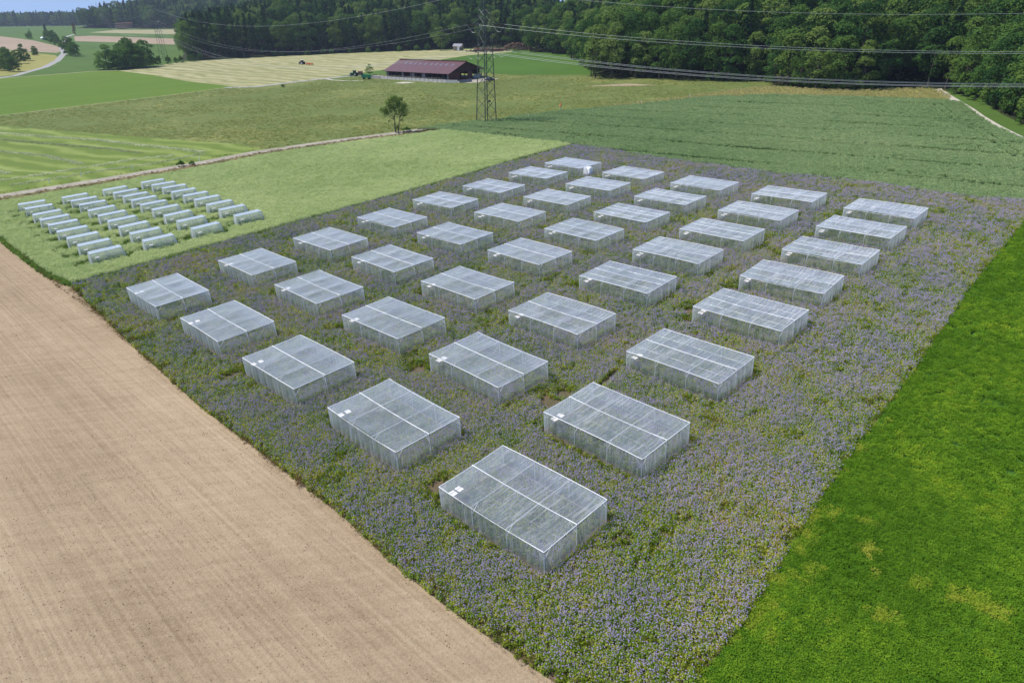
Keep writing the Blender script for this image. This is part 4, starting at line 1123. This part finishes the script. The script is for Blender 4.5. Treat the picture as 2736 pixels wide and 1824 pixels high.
# ------------------------------------------------------------------ machines and other things far off
def tractor(name, x, y, rz, paint, label):
    t = empty(name, (x, y, gz(x, y)), (0, 0, rz), label, 'tractor')
    m = MB(); m.box((1.15, 0, 1.25), (2.1, .85, .75)); m.box((.2, 0, .85), (3.4, .5, .4)); m.box((2.25, 0, .95), (.3, .7, .5)); m.build('body', M[paint], t)
    m = MB()
    for sx, sy in ((-.95, -.7), (-.95, .7), (.35, -.65), (.35, .65)): m.tube((sx, sy, 1.3), (sx * .9, sy * .9, 2.75), .06, n=5)
    m.build('cab_frame', M['dark'], t)
    MB().box((-.3, 0, 2.05), (1.22, 1.24, 1.3)).build('cab_glass', M['glass'], t)
    MB().box((-.3, 0, 2.84), (1.6, 1.55, .16)).build('cab_roof', M['whitepaint' if paint == 'navy' else paint], t)
    for sy in (-1, 1):
        MB().box((-.95, sy * .95, 1.72), (1.3, .5, .10)).build('mudguard', M[paint], t)
        for (wx, r, w) in ((-.95, .88, .55), (1.65, .62, .42)):
            wb = MB().wheel((wx, sy * .95, r), r, w).build('wheel', M['tyre'], t)
            MB().wheel((wx, sy * (.95 + w / 2 + .012), r), r * .52, .03).build('rim', M['rim'], wb)
    MB().tube((1.4, .3, 1.5), (1.4, .3, 2.5), .05).build('exhaust', M['dark'], t)
    return t
tractor('tractor', -139.6, 488.6, R(150), 'navy', 'dark tractor with a white roof pulling an orange rake on the hay')
t = empty('hay_rake', (-133.0, 482.2, gz(-133, 482)), (0, 0, R(-43)), 'orange-red hay rake behind the dark tractor', 'hay rake')
MB().box((0, 0, .75), (8.6, .22, .22)).build('frame', M['orange'], t)
for q in range(4):
    m = MB(); cx_ = -3.0 + q * 2.05
    m.tube((cx_, 0, .35), (cx_, 0, .8), .12, n=6)
    for a in range(10): m.tube((cx_, 0, .5), (cx_ + 1.15 * math.cos(a * .628), 1.15 * math.sin(a * .628), .3), .05, n=4)
    m.box((cx_, 0, .95), (1.3, 1.0, .5)); m.build('rotor', M['orange'], t)
for s in (-1, 1):
    MB().wheel((-2.0, s * .9, .35), .35, .2).build('wheel', M['tyre'], t)
tractor('tractor', -84.0, 388.6, R(165), 'green', 'green tractor standing on the farm road by the barn')
t = empty('wrapped_load', (-80.8, 389.4, gz(-80.8, 389.4)), (0, 0, 0.2), 'brown load behind the green tractor', 'trailer')
MB().box((0, 0, 1.5), (2.6, 2.0, 1.5)).build('load', M['log'], t); MB().box((.3, 0, .65), (3.4, 1.8, .18)).build('deck', M['dark'], t)
for s in (-1, 1): MB().wheel((.8, s * .95, .45), .45, .25).build('wheel', M['tyre'], t)
t = empty('trailer', (-73.4, 367.6, gz(-73.4, 367.6)), (0, 0, R(-12)), 'bright green tipping trailer parked left of the barn', 'trailer')
m = MB(); m.box((0, 0, .95), (4.6, 2.1, .12))
for s in (-1, 1): m.box((0, s * 1.05, 1.55), (4.6, .08, 1.1)); m.box((s * 2.28, 0, 1.5), (.08, 2.1, 1.0))
m.build('body', M['bright_green'], t)
for q in range(5): MB().box((-2.0 + q, -1.11, 1.5), (.09, .06, 1.15)).build('rib', M['green'], t)
for sx in (-1.4, 1.4):
    for s in (-1, 1): MB().wheel((sx, s * .85, .42), .42, .25).build('wheel', M['tyre'], t)
MB().tube((-2.3, 0, .8), (-3.8, 0, .6), .06).build('drawbar', M['dark'], t)

def car(name, x, y, rz, mat, label):
    t = empty(name, (x, y, gz(x, y)), (0, 0, rz), label, 'car')
    m = MB(); m.box((0, 0, .62), (4.2, 1.7, .6)); m.build('body', M[mat], t)
    m = MB(); m.add([(-1.6, -.8, .92), (1.1, -.8, .92), (1.1, .8, .92), (-1.6, .8, .92), (-1.2, -.65, 1.48), (.45, -.65, 1.48), (.45, .65, 1.48), (-1.2, .65, 1.48)], [(0, 1, 5, 4), (1, 2, 6, 5), (2, 3, 7, 6), (3, 0, 4, 7)]); m.build('window_band', M['glass'], t)
    MB().box((-.37, 0, 1.5), (1.75, 1.36, .06)).build('roof', M[mat], t)
    for sx in (-1.3, 1.3):
        for s in (-1, 1): MB().wheel((sx, s * .78, .32), .32, .2).build('wheel', M['tyre'], t)
car('parked_car', 64.5, 322.5, R(5), 'whitepaint', 'white car half hidden in the bushes at the wood edge')
car('parked_car', -10.0, 331.0, R(40), 'navy', 'dark car parked at the right end of the barn')

def log_pile(x, y, rz, L, D, H, label, n, lr, ends):
    t = empty('log_pile', (x, y, gz(x, y)), (0, 0, rz), label, 'log pile', 'piles of felled logs')
    g = random.Random(int(x)); a = MB(); b = MB()
    for i in range(n):
        u = g.uniform(-L / 2, L / 2) * .96; w = g.uniform(0, 1); z = lr + w * H * (1 - (abs(u) / (L / 2)) ** 4 * .75); rr = lr * g.uniform(.6, 1.2)
        if ends:
            tl = g.uniform(-.25, .25); v = g.uniform(-.3, .3) + w * 1.2
            p0, p1 = Vector((u, v, z)), Vector((u + D * tl, v + D, z + g.uniform(-.3, .3)))
        else:
            u = g.uniform(-.3, .3) * L; v = g.uniform(-.4, .4) + w * 1.5
            p0, p1 = Vector((u - L * .32, v, z + g.uniform(-.5, .5))), Vector((u + L * .32, v + g.uniform(-.6, .6), z + g.uniform(-.5, .5)))
        a.tube(p0, p1, rr, rr * .85, n=7)
        if ends: b.tube(p0 - (p1 - p0).normalized() * .03, p0, rr * .8, n=7)
    o = a.build('log', M['log'], t); o['kind'] = 'stuff'
    if ends:
        o = b.build('log_end', M['logend'], t); o['kind'] = 'stuff'
log_pile(4.0, 531.5, R(-8), 21, 4.5, 4.6, 'heap of cut logs with pale ends right of the pylon at the wood', 330, .27, True)
log_pile(-17.0, 533.0, R(-8), 18, 4.5, 2.0, 'low stack of brown logs behind the pylon at the wood', 150, .22, False)
log_pile(-640, 1239, R(0), 24, 5, 9.5, 'reddish heap of long logs before the wood at upper left', 120, .5, False)

t = empty('shed', (-41.0, 567, gz(-41, 567)), (0, 0, R(-20)), 'small dark-roofed shed with a white front beside the hay', 'shed')
MB().box((0, 0, 1.6), (6.5, 4.5, 3.2)).build('wall', M['wood'], t)
m = MB(); m.add([(-3.7, -2.9, 3.1), (3.7, -2.9, 3.1), (3.7, 0, 4.9), (-3.7, 0, 4.9), (3.7, 2.9, 3.1), (-3.7, 2.9, 3.1)], [(0, 1, 2, 3), (3, 2, 4, 5)]); m.build('roof', M['greyboard'], t)
MB().box((1.2, -2.32, 1.7), (2.2, .1, 3.0)).build('white_front', M['whitepaint'], t); MB().box((2.4, -2.35, 1.3), (.9, .1, 2.2)).build('door', M['dark'], t)
t = empty('caravan', (-557, 886, gz(-557, 886)), (0, 0, R(10)), 'white rounded caravan by the trees at upper left', 'caravan')
m = MB(); m.path([(-2.6, 0, 1.4), (-2.2, 0, 1.7), (-1, 0, 1.9), (1, 0, 1.9), (2.2, 0, 1.7), (2.6, 0, 1.4)], [.5, 1.1, 1.45, 1.45, 1.1, .5], 12); m.build('body', M['whitepaint'], t, True)
for s in (-1, 1): MB().wheel((0, s * .9, .35), .35, .2).build('wheel', M['tyre'], t)
MB().box((.4, -1.42, 2.0), (1.2, .08, .5)).build('window', M['glass'], t)

# windrows of cut grass in the strip field
M['windrow'] = leafmat('drying_cut_grass', [(0.3, (0.292, 0.325, 0.158)), (0.5, (0.448, 0.483, 0.281)), (0.7, (0.673, 0.673, 0.448))], big=0.3, mid=1.4)
WIN = [([(-175, 233), (-124, 210), (-81.5, 184)], 'farthest windrow of cut grass in the striped field'), ([(-170, 222.5), (-112.3, 194.1), (-99, 185.6)], 'second farthest windrow of cut grass in the striped field'),
       ([(-160, 203.5), (-126.6, 187.6), (-108, 173.5)], 'middle windrow of cut grass in the striped field'), ([(-118.5, 157), (-107.6, 166.3), (-97.5, 176.9), (-87.9, 180.5)], 'curved windrow running along the farm track'),
       ([(-112, 152), (-97.6, 164.6), (-87, 172.3), (-80.8, 181.9)], 'windrow closest to the farm track'), ([(-150, 178), (-132, 172), (-121, 165)], 'short windrow at the left edge of the striped field')]
for pts, lb in WIN:
    g = np.random.default_rng(abs(int(pts[0][0])))
    C_, n_ = [], []
    for i in range(len(pts) - 1):
        a = np.array(pts[i]); b = np.array(pts[i + 1]); L = np.hypot(*(b - a)); k = int(L * 42)
        s = g.uniform(0, 1, k); e = (b - a) / L; o = np.clip(g.normal(0, .6, k), -1.3, 1.3) + .25 * np.sin(s * L * .5)
        px = a[0] + (b - a)[0] * s - e[1] * o; py = a[1] + (b - a)[1] * s + e[0] * o
        hz = height(px, py) + np.maximum(0, .34 * (1 - (np.abs(o) / 1.25) ** 1.5)) * g.uniform(.3, 1, k) * (0.7 + .4 * np.sin(s * L * 2.1))
        C_.append(np.column_stack([px, py, hz]))
    C_ = np.vstack(C_)
    V, F = leaves(g, C_, g.normal(0, .7, C_.shape) + [0, 0, .7], g.uniform(.10, .26, len(C_)), 1.6)
    tag(ob('windrow', mesh_np('windrow', V, F, M['windrow'])), lb, 'windrow', 'windrows of cut grass')
# ------------------------------------------------------------------ trees
GREEN_STOPS = [(0.25, (0.030, 0.075, 0.022)), (0.42, (0.060, 0.130, 0.030)), (0.58, (0.105, 0.180, 0.036)), (0.75, (0.165, 0.235, 0.055))]
M['broad'] = leafmat('broadleaf_foliage', GREEN_STOPS, big=0.035, mid=0.22, trans=0.30, objvar=0.55, wn=0.2)
M['conifer'] = leafmat('conifer_needles', [(0.25, (0.021, 0.050, 0.020)), (0.5, (0.036, 0.079, 0.026)), (0.75, (0.059, 0.112, 0.033))], big=0.05, mid=0.3, trans=0.12, objvar=0.4, wn=0.2)
M['pale'] = leafmat('pale_foliage', [(0.3, (0.099, 0.172, 0.033)), (0.7, (0.185, 0.264, 0.059))], big=0.1, mid=0.4, trans=0.3)
M['copper'] = leafmat('copper_foliage', [(0.3, (0.07, 0.03, 0.02)), (0.7, (0.14, 0.06, 0.035))], big=0.1, mid=0.4, trans=0.2)
M['shrubleaf'] = leafmat('shrub_foliage', [(0.3, (0.060, 0.125, 0.025)), (0.55, (0.107, 0.196, 0.036)), (0.8, (0.179, 0.269, 0.054))], big=0.06, mid=0.4, trans=0.25, objvar=0.35, wn=0.3)

def broad_crown(seed, n=3000, low=0.10, wide=0.27, mat='broad', leaf=(0.018, 0.032), blobs=24, skirt=False):
    """unit-height crown: leaf clumps on the outside of many uneven boughs"""
    g = np.random.default_rng(seed); B = []
    zc = (1 + low) / 2; rz = (1 - low) / 2
    for i in range(blobs):
        z = g.uniform(-1, 1) ; a = g.uniform(0, 6.28); rr = math.sqrt(max(0, 1 - (abs(z) ** 2.2))) * g.uniform(.45, .95)
        if skirt and z < 0: rr = g.uniform(.5, .98) * (1 - .18 * abs(z))
        wz = 1.0 if z < .2 else 1.0 - .35 * (z - .2)
        rad = g.uniform(.07, .125) * (1.15 if z < 0 else 1)
        B.append((rr * wide * wz * math.cos(a), rr * wide * wz * math.sin(a), zc + z * rz * .86, rad))
    B.append((0, 0, 1 - .11, .10)); B.append((0, 0, zc, wide * .7))
    B = np.array(B)
    w = B[:, 3] ** 2; idx = g.choice(len(B), n, p=w / w.sum())
    d = g.normal(size=(n, 3)); d /= np.linalg.norm(d, axis=1, keepdims=True); d[:, 2] = np.where(d[:, 2] < -.35, -d[:, 2], d[:, 2])
    c = B[idx, :3] + d * (B[idx, 3] * g.uniform(.72, 1.10, n))[:, None] * [1, 1, .82]
    dist = np.linalg.norm(c[:, None, :] - B[None, :, :3], axis=2) - B[None, :, 3] * .68
    dist[np.arange(n), idx] = 1
    ok = dist.min(1) > 0
    c, d = c[ok], d[ok]
    V, F = leaves(g, c, d + g.normal(0, .55, d.shape) + [0, 0, .35], g.uniform(*leaf, len(c)), 1.35)
    return mesh_np('crown', V, F, M[mat])

def trunk(seed, h=0.75, r=0.014, mat='bark', limbs=7):
    g = random.Random(seed); m = MB()
    m.path([(0, 0, -.02), (g.uniform(-.01, .01), g.uniform(-.01, .01), h * .4), (g.uniform(-.02, .02), g.uniform(-.02, .02), h)], [r * 1.25, r, r * .3], 6)
    for i in range(limbs):
        z = h * g.uniform(.3, .85); a = g.uniform(0, 6.28); L = g.uniform(.10, .20)
        m.path([(0, 0, z), (L * .5 * math.cos(a), L * .5 * math.sin(a), z + L * .45), (L * math.cos(a), L * math.sin(a), z + L * .75)], [r * .5, r * .35, r * .12], 4)
    return m.mesh('trunk', M[mat])

def conifer_crown(seed, n=2600, low=0.12, wide=0.135, pine=False):
    g = np.random.default_rng(seed)
    nb = 110; zb = low + (1 - low) * g.uniform(0, 1, nb) ** .9; ab = g.uniform(0, 6.28, nb)
    Lb = wide * (1.02 - (zb - low) / (1 - low)) ** .75 * g.uniform(.65, 1.1, nb) + .008
    if pine: Lb = wide * np.sqrt(np.clip(1 - ((zb - (1 + low) / 2) / ((1 - low) / 2)) ** 2, .05, 1)) * g.uniform(.5, 1.1, nb)
    k = g.integers(0, nb, n); s = g.uniform(.15, 1, n) ** .7
    c = np.column_stack([Lb[k] * s * np.cos(ab[k]), Lb[k] * s * np.sin(ab[k]), zb[k] - (0.0 if pine else .32) * Lb[k] * s + .012 * (1 - s)]) + g.normal(0, .008, (n, 3))
    d = np.column_stack([np.cos(ab[k]) * .5, np.sin(ab[k]) * .5, np.full(n, .8)]) + g.normal(0, .5, (n, 3))
    V, F = leaves(g, c, d, g.uniform(.012, .023, n), 1.9)
    return mesh_np('crown', V, F, M['conifer'])

T = {'broadleaf_tree': [(trunk(700 + i), broad_crown(710 + i, low=(.06, .10, .18, .12)[i % 4], wide=(.24, .28, .26, .30)[i % 4])) for i in range(8)],
     'conifer': [(trunk(730 + i, .97, .011, 'pinebark', 0), conifer_crown(740 + i, low=(.10, .2, .14, .26)[i % 4])) for i in range(5)],
     'pine_tree': [(trunk(760 + i, .95, .0095, 'pinebark', 5), conifer_crown(765 + i, 1500, .50, .12, True)) for i in range(3)],
     'shrub': [(trunk(780 + i, .5, .02, 'bark', 6), broad_crown(785 + i, 1300, .02, .55, 'shrubleaf', (.05, .085), 16, True)) for i in range(4)],
     'pale_tree': [(trunk(790), broad_crown(791, 2600, .14, .42, 'pale', (.022, .036)))],
     'copper_tree': [(trunk(795), broad_crown(796, 1500, .1, .26, 'copper', (.025, .045)))],
     'round_tree': [(trunk(800 + i, .7, .018), broad_crown(805 + i, 6000, .0, .44, 'shrubleaf', (.022, .042), 50, True)) for i in range(4)]}

def tree(kind, x, y, h, label, cat, group=None, name=None, var=None, wide=1.0):
    v = T[kind][rnd.randrange(len(T[kind])) if var is None else var % len(T[kind])]
    nm = name or ('broadleaf_tree' if kind in ('pale_tree', 'copper_tree', 'round_tree') else kind)
    t = empty(nm, (x, y, gz(x, y) - .15), (rnd.uniform(-.03, .03), rnd.uniform(-.03, .03), rnd.uniform(0, 6.28)), label, cat, group)
    t.scale = (h * wide, h * wide, h)
    ob('trunk', v[0], t); ob('crown', v[1], t)
    return t

def nth(i):
    w = ['first', 'second', 'third', 'fourth', 'fifth', 'sixth', 'seventh', 'eighth', 'ninth', 'tenth', 'eleventh', 'twelfth', 'thirteenth', 'fourteenth', 'fifteenth', 'sixteenth', 'seventeenth', 'eighteenth', 'nineteenth', 'twentieth']
    if i < 20: return w[i]
    tens = {2: 'twenty', 3: 'thirty', 4: 'forty', 5: 'fifty'}[(i + 1) // 10]
    return tens.replace('ty', 'tieth') if (i + 1) % 10 == 0 else tens + '-' + w[(i + 1) % 10 - 1]

def along(pts, step, off=0.0, jit=.25):
    out = []; carry = 0.0
    for i in range(len(pts) - 1):
        a = Vector(pts[i]); b = Vector(pts[i + 1]); L = (b - a).length; e = (b - a) / L; nn = Vector((-e.y, e.x)); s = carry
        while s < L:
            p = a + e * (s + rnd.uniform(-jit, jit) * step) + nn * (off + rnd.uniform(-.25, .25) * step); out.append((p.x, p.y)); s += step * rnd.uniform(.85, 1.15)
        carry = s - L
    return out

STAND = []          # every tree of a wood that stands as a thing of its own
def row(pts, step, off, hh, mix, words, group, cat='tree', wide=1.0):
    ps = [p for p in along(pts, step, off) if in_view(np.array([p[0]]), np.array([p[1]]), 8.0, .05)[0]]
    ps.sort(key=lambda p: p[0] / p[1])
    for i, (x, y) in enumerate(ps):
        kind = rnd.choices(list(mix), list(mix.values()))[0]
        what = {'broadleaf_tree': 'broadleaf tree', 'conifer': 'dark spruce', 'pine_tree': 'bare-stemmed pine', 'shrub': 'leafy bush', 'round_tree': 'rounded tree'}[kind]
        tree(kind, x, y, rnd.uniform(*hh), '%s, %s from the left in the %s' % (what, nth(i), words), cat, group, wide=wide)
        STAND.append((x, y))
E_R1 = [(41, 404), (40, 319), (56, 313), (79, 294), (90, 288), (97, 286)]
E_R2 = [(97, 268), (107, 252), (119, 247), (128, 250)]
E_R3 = [(140, 243), (142, 232), (137, 207), (129, 188), (125, 172), (124, 160), (129, 140)]
E_R0 = [(14, 535), (15, 517), (38, 467), (41, 404)]
BM = {'broadleaf_tree': 1.0}
row(E_R1, 7.0, -3.0, (17, 23), BM, 'front of the middle wood', 'front trees of the middle wood')
row([(48, 404), (47, 326), (60, 320), (82, 302), (100, 296)], 7.5, -2.0, (23, 28), {'broadleaf_tree': 9, 'conifer': 1}, 'second rank of the middle wood', 'second rank of the middle wood')
row(E_R2, 6.2, -3.0, (13, 19), BM, 'front of the wood behind the wheat', 'front trees behind the wheat field')
row([(103, 275), (112, 259), (122, 255), (134, 256)], 6.8, -2.0, (20, 26), {'broadleaf_tree': 9, 'conifer': 1}, 'second rank behind the wheat field', 'second rank behind the wheat field')
row(E_R3, 5.5, 0.8, (14, 20), BM, 'front of the wood along the gravel track', 'front trees along the gravel track')
row([(150, 250), (150, 232), (145, 207), (137, 188), (133, 172), (132, 158)], 6.5, 2.5, (19, 25), BM, 'second rank along the gravel track', 'second rank along the gravel track')
row(E_R0, 8.0, -3.0, (19, 26), {'broadleaf_tree': 8, 'conifer': 2}, 'wood edge behind the right pasture', 'wood edge behind the right pasture')
row([(-246, 556), (-230, 561), (-199, 580), (-153, 599), (-118, 601), (-56, 593), (-28, 597), (-2, 560), (12, 558)], 7.0, 3.0, (20, 29), {'broadleaf_tree': 4, 'conifer': 5, 'pine_tree': 2}, 'front of the wood behind the hay', 'front trees of the wood behind the hay')
row([(-452, 1040), (-440, 1008), (-330, 760), (-256, 580)], 11, 1.0, (20, 27), {'broadleaf_tree': 3, 'pine_tree': 4, 'conifer': 3}, 'left flank of the wood behind the hay', 'left flank of the wood behind the hay')
# bushes at the foot of the woods
row([(100, 262), (108, 248), (119, 243.5), (126, 247)], 3.6, 0, (3, 5.5), {'shrub': 1}, 'hedge behind the wheat', 'bushes at the foot of the wood behind the wheat', 'bush')
row([(79, 291), (90, 284), (98, 283), (97, 270)], 5.0, 0, (2.5, 5), {'shrub': 1}, 'hedge before the middle wood', 'bushes at the foot of the middle wood', 'bush')
row([(141, 228), (136, 204), (129, 184), (124, 168), (123.5, 154)], 3.8, 0.3, (2.5, 6), {'shrub': 1}, 'bushes beside the gravel track', 'bushes beside the gravel track', 'bush')
row([(-190, 582), (-120, 596), (-60, 588), (-30, 590)], 13, 0, (3, 6), {'shrub': 1}, 'bushes behind the hay', 'bushes before the wood behind the hay', 'bush')

# single trees and bushes
for (x, y, h, w, kind, lb) in [
    (-267, 484, 15, 1.15, 'round_tree', 'leftmost tree of the big dark clump beside the hay field'), (-256, 492, 18.5, 1.1, 'round_tree', 'tallest tree of the dark clump beside the hay field'),
    (-250, 500, 17.5, 1.1, 'round_tree', 'right-hand tree of the dark clump beside the hay field'), (-258, 480, 12, 1.2, 'round_tree', 'lower front tree of the dark clump beside the hay field'),
    (-246, 494, 10, 1.2, 'round_tree', 'low tree at the right foot of the dark clump'),
    (-262, 500, 17, 1.15, 'round_tree', 'rear left tree of the dark clump beside the hay field'), (-252, 489, 13, 1.2, 'round_tree', 'broad low tree in the middle front of the dark clump'),
    (-375, 626, 15, 1.0, 'round_tree', 'round tree beside the bend of the pale road'), (-362, 612, 12, .9, 'round_tree', 'smaller tree below the round one at the road bend'),
    (-335, 481, 10.5, 1.0, 'round_tree', 'lower left orchard tree nearest the pale road'), (-322, 473, 9, 1.1, 'round_tree', 'small bushy orchard tree beside the road at left'),
    (-374, 566, 12, .8, 'round_tree', 'tallest orchard tree in the orange grass'), (-384, 560, 11, .9, 'round_tree', 'orchard tree left of the tallest one'), (-362, 540, 10, 1.0, 'round_tree', 'orchard tree below the tallest one'),
    (-350, 510, 12, 1.0, 'round_tree', 'orchard tree in the middle of the dark group'), (-405, 627, 7.5, .8, 'round_tree', 'small upper orchard tree standing to the right'), (-412, 640, 6.5, .8, 'round_tree', 'small orchard tree left of the upper one'), (-428, 590, 15, .9, 'round_tree', 'orchard tree cut by the left picture edge'),
    (-616, 990, 15, 1.6, 'conifer', 'dark spruce by the white caravan at upper left'), (-500, 812, 13.5, .95, 'round_tree', 'grey-green tree right of the white caravan'), (-536, 860, 12, .8, 'round_tree', 'slim tree between the spruce and the copper tree'),
    (-575, 985, 15, .75, 'copper_tree', 'copper-red tree at upper left'), (-590, 912, 8, 1.1, 'round_tree', 'low bush left of the white caravan'), (-600, 930, 11, .6, 'pale_tree', 'yellowish small tree left of the white caravan'), (-470, 770, 9, 1.1, 'round_tree', 'low tree above the bend of the pale road'),
    (-75.9, 389.6, 5.8, 1.1, 'pale_tree', 'small bushy tree between the green tractor and the barn'), (-55.6, 579, 17, 1.0, 'pale_tree', 'pale round tree standing alone before the wood'),
    (110, 300, 0, 1, None, None)]:
    if kind: tree(kind, x, y, h, lb, 'tree', wide=w)
for i, (x, y) in enumerate(along([(-245, 512), (-236, 540), (-232, 553)], 6.5)):
    tree('shrub', x, y, rnd.uniform(4.5, 6.5), 'bush, %s from the left in the hedge below the distant pylon' % nth(i), 'bush', 'hedge below the distant pylon', wide=.75)
for (x, y, h, w, lb) in [(-30.2, 202.4, 1.5, 1.7, 'low dark shrub right of the lone tree'), (-79.6, 165.9, 1.7, 1.1, 'bushy shrub on the verge of the farm track'), (-77.4, 166.9, 1.2, 1.3, 'brownish low shrub right of the one on the track verge'), (-109.2, 345.6, 1.6, 1.4, 'small dark bush in the meadow below the road'), (-4.0, 212.2, 1.1, 1.6, 'low bush at the right foot of the big pylon')]:
    tree('shrub', x, y, h, lb, 'bush', name='shrub', wide=w)

# the lone tree by the farm track: forked trunk, open crown heavier on its right
g = np.random.default_rng(42)
lt = empty('lone_tree', (-33.0, 201.6, gz(-33, 201.6)), (0, 0, 0), 'lone tree with a forked trunk beside the farm track', 'tree')
lt.scale = (1.12, 1.12, 1.12)
m = MB()
m.path([(-.25, 0, -.1), (-.35, 0, 1.2), (-.3, .1, 2.6), (-.4, .1, 3.4)], [.19, .15, .13, .10], 7)
m.path([(.35, .1, -.1), (.6, .1, 1.0), (.75, .1, 2.2), (1.0, .2, 3.4), (1.5, .2, 5.0)], [.15, .13, .11, .09, .05], 6)
tips = []
for a, b, c in [((-.4, .1, 3.2), (-1.1, 0, 4.2), (-2.4, .2, 5.2)), ((-.4, .1, 3.3), (-.2, .3, 5.0), (-.6, .2, 7.6)), ((-.4, .1, 3.4), (.3, -.2, 5.2), (.5, -.2, 7.4)), ((-.3, .1, 2.9), (-1.5, -.2, 3.9), (-3.2, -.2, 5.4)), ((1.0, .2, 3.4), (1.8, 0, 4.8), (2.4, .1, 6.6)), ((1.0, .2, 3.4), (.9, .4, 5.5), (1.2, .3, 7.8)), ((-.4, 0, 3.4), (-.9, -.5, 5.2), (-1.6, -.4, 7.0))]:
    m.path([a, b, c], [.08, .055, .02], 5); tips += [Vector(b).lerp(Vector(c), .55), Vector(c)]
m.build('trunk', M['bark'], lt)
B = [(*p, g.uniform(.45, .85)) for p in tips] + [(2.3, .2, 5.4, 1.25), (2.0, -.2, 6.6, 1.1), (1.0, .2, 7.6, .95), (-.4, .1, 8.2, .9), (-.2, .2, 5.4, .8), (.5, .1, 4.4, .55), (-1.3, .2, 5.2, .6), (1.2, 0, 5.4, .8), (.2, .1, 1.6, .4), (-1.6, .1, 7.2, .9), (-.9, -.2, 6.2, .8), (2.2, .1, 4.3, .85), (.6, -.3, 6.4, .9), (-3.4, -.2, 5.5, .5), (-1.7, 0, 2.8, .3), (1.5, .2, 3.0, .5), (.3, .1, 1.0, .55), (-2.3, .1, 5.9, .7), (.2, .2, 8.5, .55), (1.7, .2, 8.0, .5)]
B = np.array(B); k = g.choice(len(B), 4200, p=B[:, 3] ** 2 / (B[:, 3] ** 2).sum())
d = g.normal(size=(4200, 3)); d /= np.linalg.norm(d, axis=1, keepdims=True)
c = B[k, :3] + d * (B[k, 3] * g.uniform(.35, 1.2, 4200))[:, None]
V, F = leaves(g, c, d + g.normal(0, .6, d.shape), g.uniform(.13, .25, 4200), 1.4)
M['lone'] = leafmat('lone_tree_foliage', [(0.3, (0.080, 0.145, 0.028)), (0.5, (0.145, 0.220, 0.044)), (0.7, (0.21, 0.28, 0.07))], big=0.3, mid=0.9, trans=0.35)
ob('crown', mesh_np('crown', V, F, M['lone']), lt)

# the rest of the woods: masses of crowns behind the trees built one by one
def joined(kind):
    out = []
    for tm, cm in T[kind]:
        nv = len(cm.vertices); co = np.empty(nv * 3, np.float32); cm.vertices.foreach_get('co', co)
        tv = np.empty(len(tm.vertices) * 3, np.float32); tm.vertices.foreach_get('co', tv)
        fs = [tuple(p.vertices) for p in cm.polygons] + [tuple(v + nv for v in p.vertices) for p in tm.polygons]
        out.append(mesh_np('wood_tree', np.vstack([co.reshape(-1, 3), tv.reshape(-1, 3)]), fs, [cm.materials[0], tm.materials[0]], [0] * len(cm.polygons) + [1] * len(tm.polygons)))
    return out
KB, KC = joined('broadleaf_tree'), joined('conifer')
def wood(name, poly, s, dmax, hh, con, seed):
    g = np.random.default_rng(seed)
    xs = [p[0] for p in poly]; ys = [p[1] for p in poly]
    X, Y = np.meshgrid(np.arange(min(xs), max(xs), s), np.arange(min(ys), max(ys), s))
    X = (X + g.uniform(-.42, .42, X.shape) * s).ravel(); Y = (Y + g.uniform(-.42, .42, Y.shape) * s).ravel()
    d = poly_dist(X, Y, poly)
    ok = (d > s * .55) & (d < dmax); X, Y, d = X[ok], Y[ok], d[ok]
    Z = height(X, Y)
    ok = in_view(X, Y, Z + 10, .1); X, Y, Z, d = X[ok], Y[ok], Z[ok], d[ok]
    S = np.array(STAND); near = np.hypot(X[:, None] - S[None, :, 0], Y[:, None] - S[None, :, 1]).min(1)
    ok = near > s * .62; X, Y, Z, d = X[ok], Y[ok], Z[ok], d[ok]
    c = g.uniform(0, 1, len(X)) < con
    vi = np.where(c, len(KB) + g.integers(0, len(KC), len(X)), g.integers(0, len(KB), len(X)))
    h = g.uniform(*hh, len(X)) * np.where(c, 1.08, 1.0)
    scatter(name, np.column_stack([X, Y, Z - .2]), g.uniform(0, 6.28, len(X)), h, vi, KB + KC)
wood('forest', WOOD_R, 6.6, 120, (19, 27), .12, 71)
wood('forest', WOOD_L, 7.2, 230, (21, 29), .5, 72)
wood('forest', WOOD_F, 9.5, 330, (23, 31), .4, 73)
wood('distant_forest', [(-1750, 1650), (-1250, 1800), (-1020, 1760), (-860, 1700), (-800, 2100), (-1900, 2100)], 13, 230, (22, 33), .45, 74)
# ------------------------------------------------------------------ the air
HAZE = True
if HAZE:
    n = bpy.data.materials.new('haze'); n.use_nodes = True; nt_ = n.node_tree; nt_.nodes.clear()
    pv = nt_.nodes.new('ShaderNodeVolumePrincipled')
    pv.inputs['Color'].default_value = (0.62, 0.74, 0.95, 1)
    pv.inputs['Density'].default_value = 0.00008
    pv.inputs['Anisotropy'].default_value = 0.25
    o_ = nt_.nodes.new('ShaderNodeOutputMaterial'); nt_.links.new(pv.outputs[0], o_.inputs['Volume'])
    b = MB().box((0, 1400, 30), (6900, 4200, 180)).build('haze', n)
    b['kind'] = 'stuff'
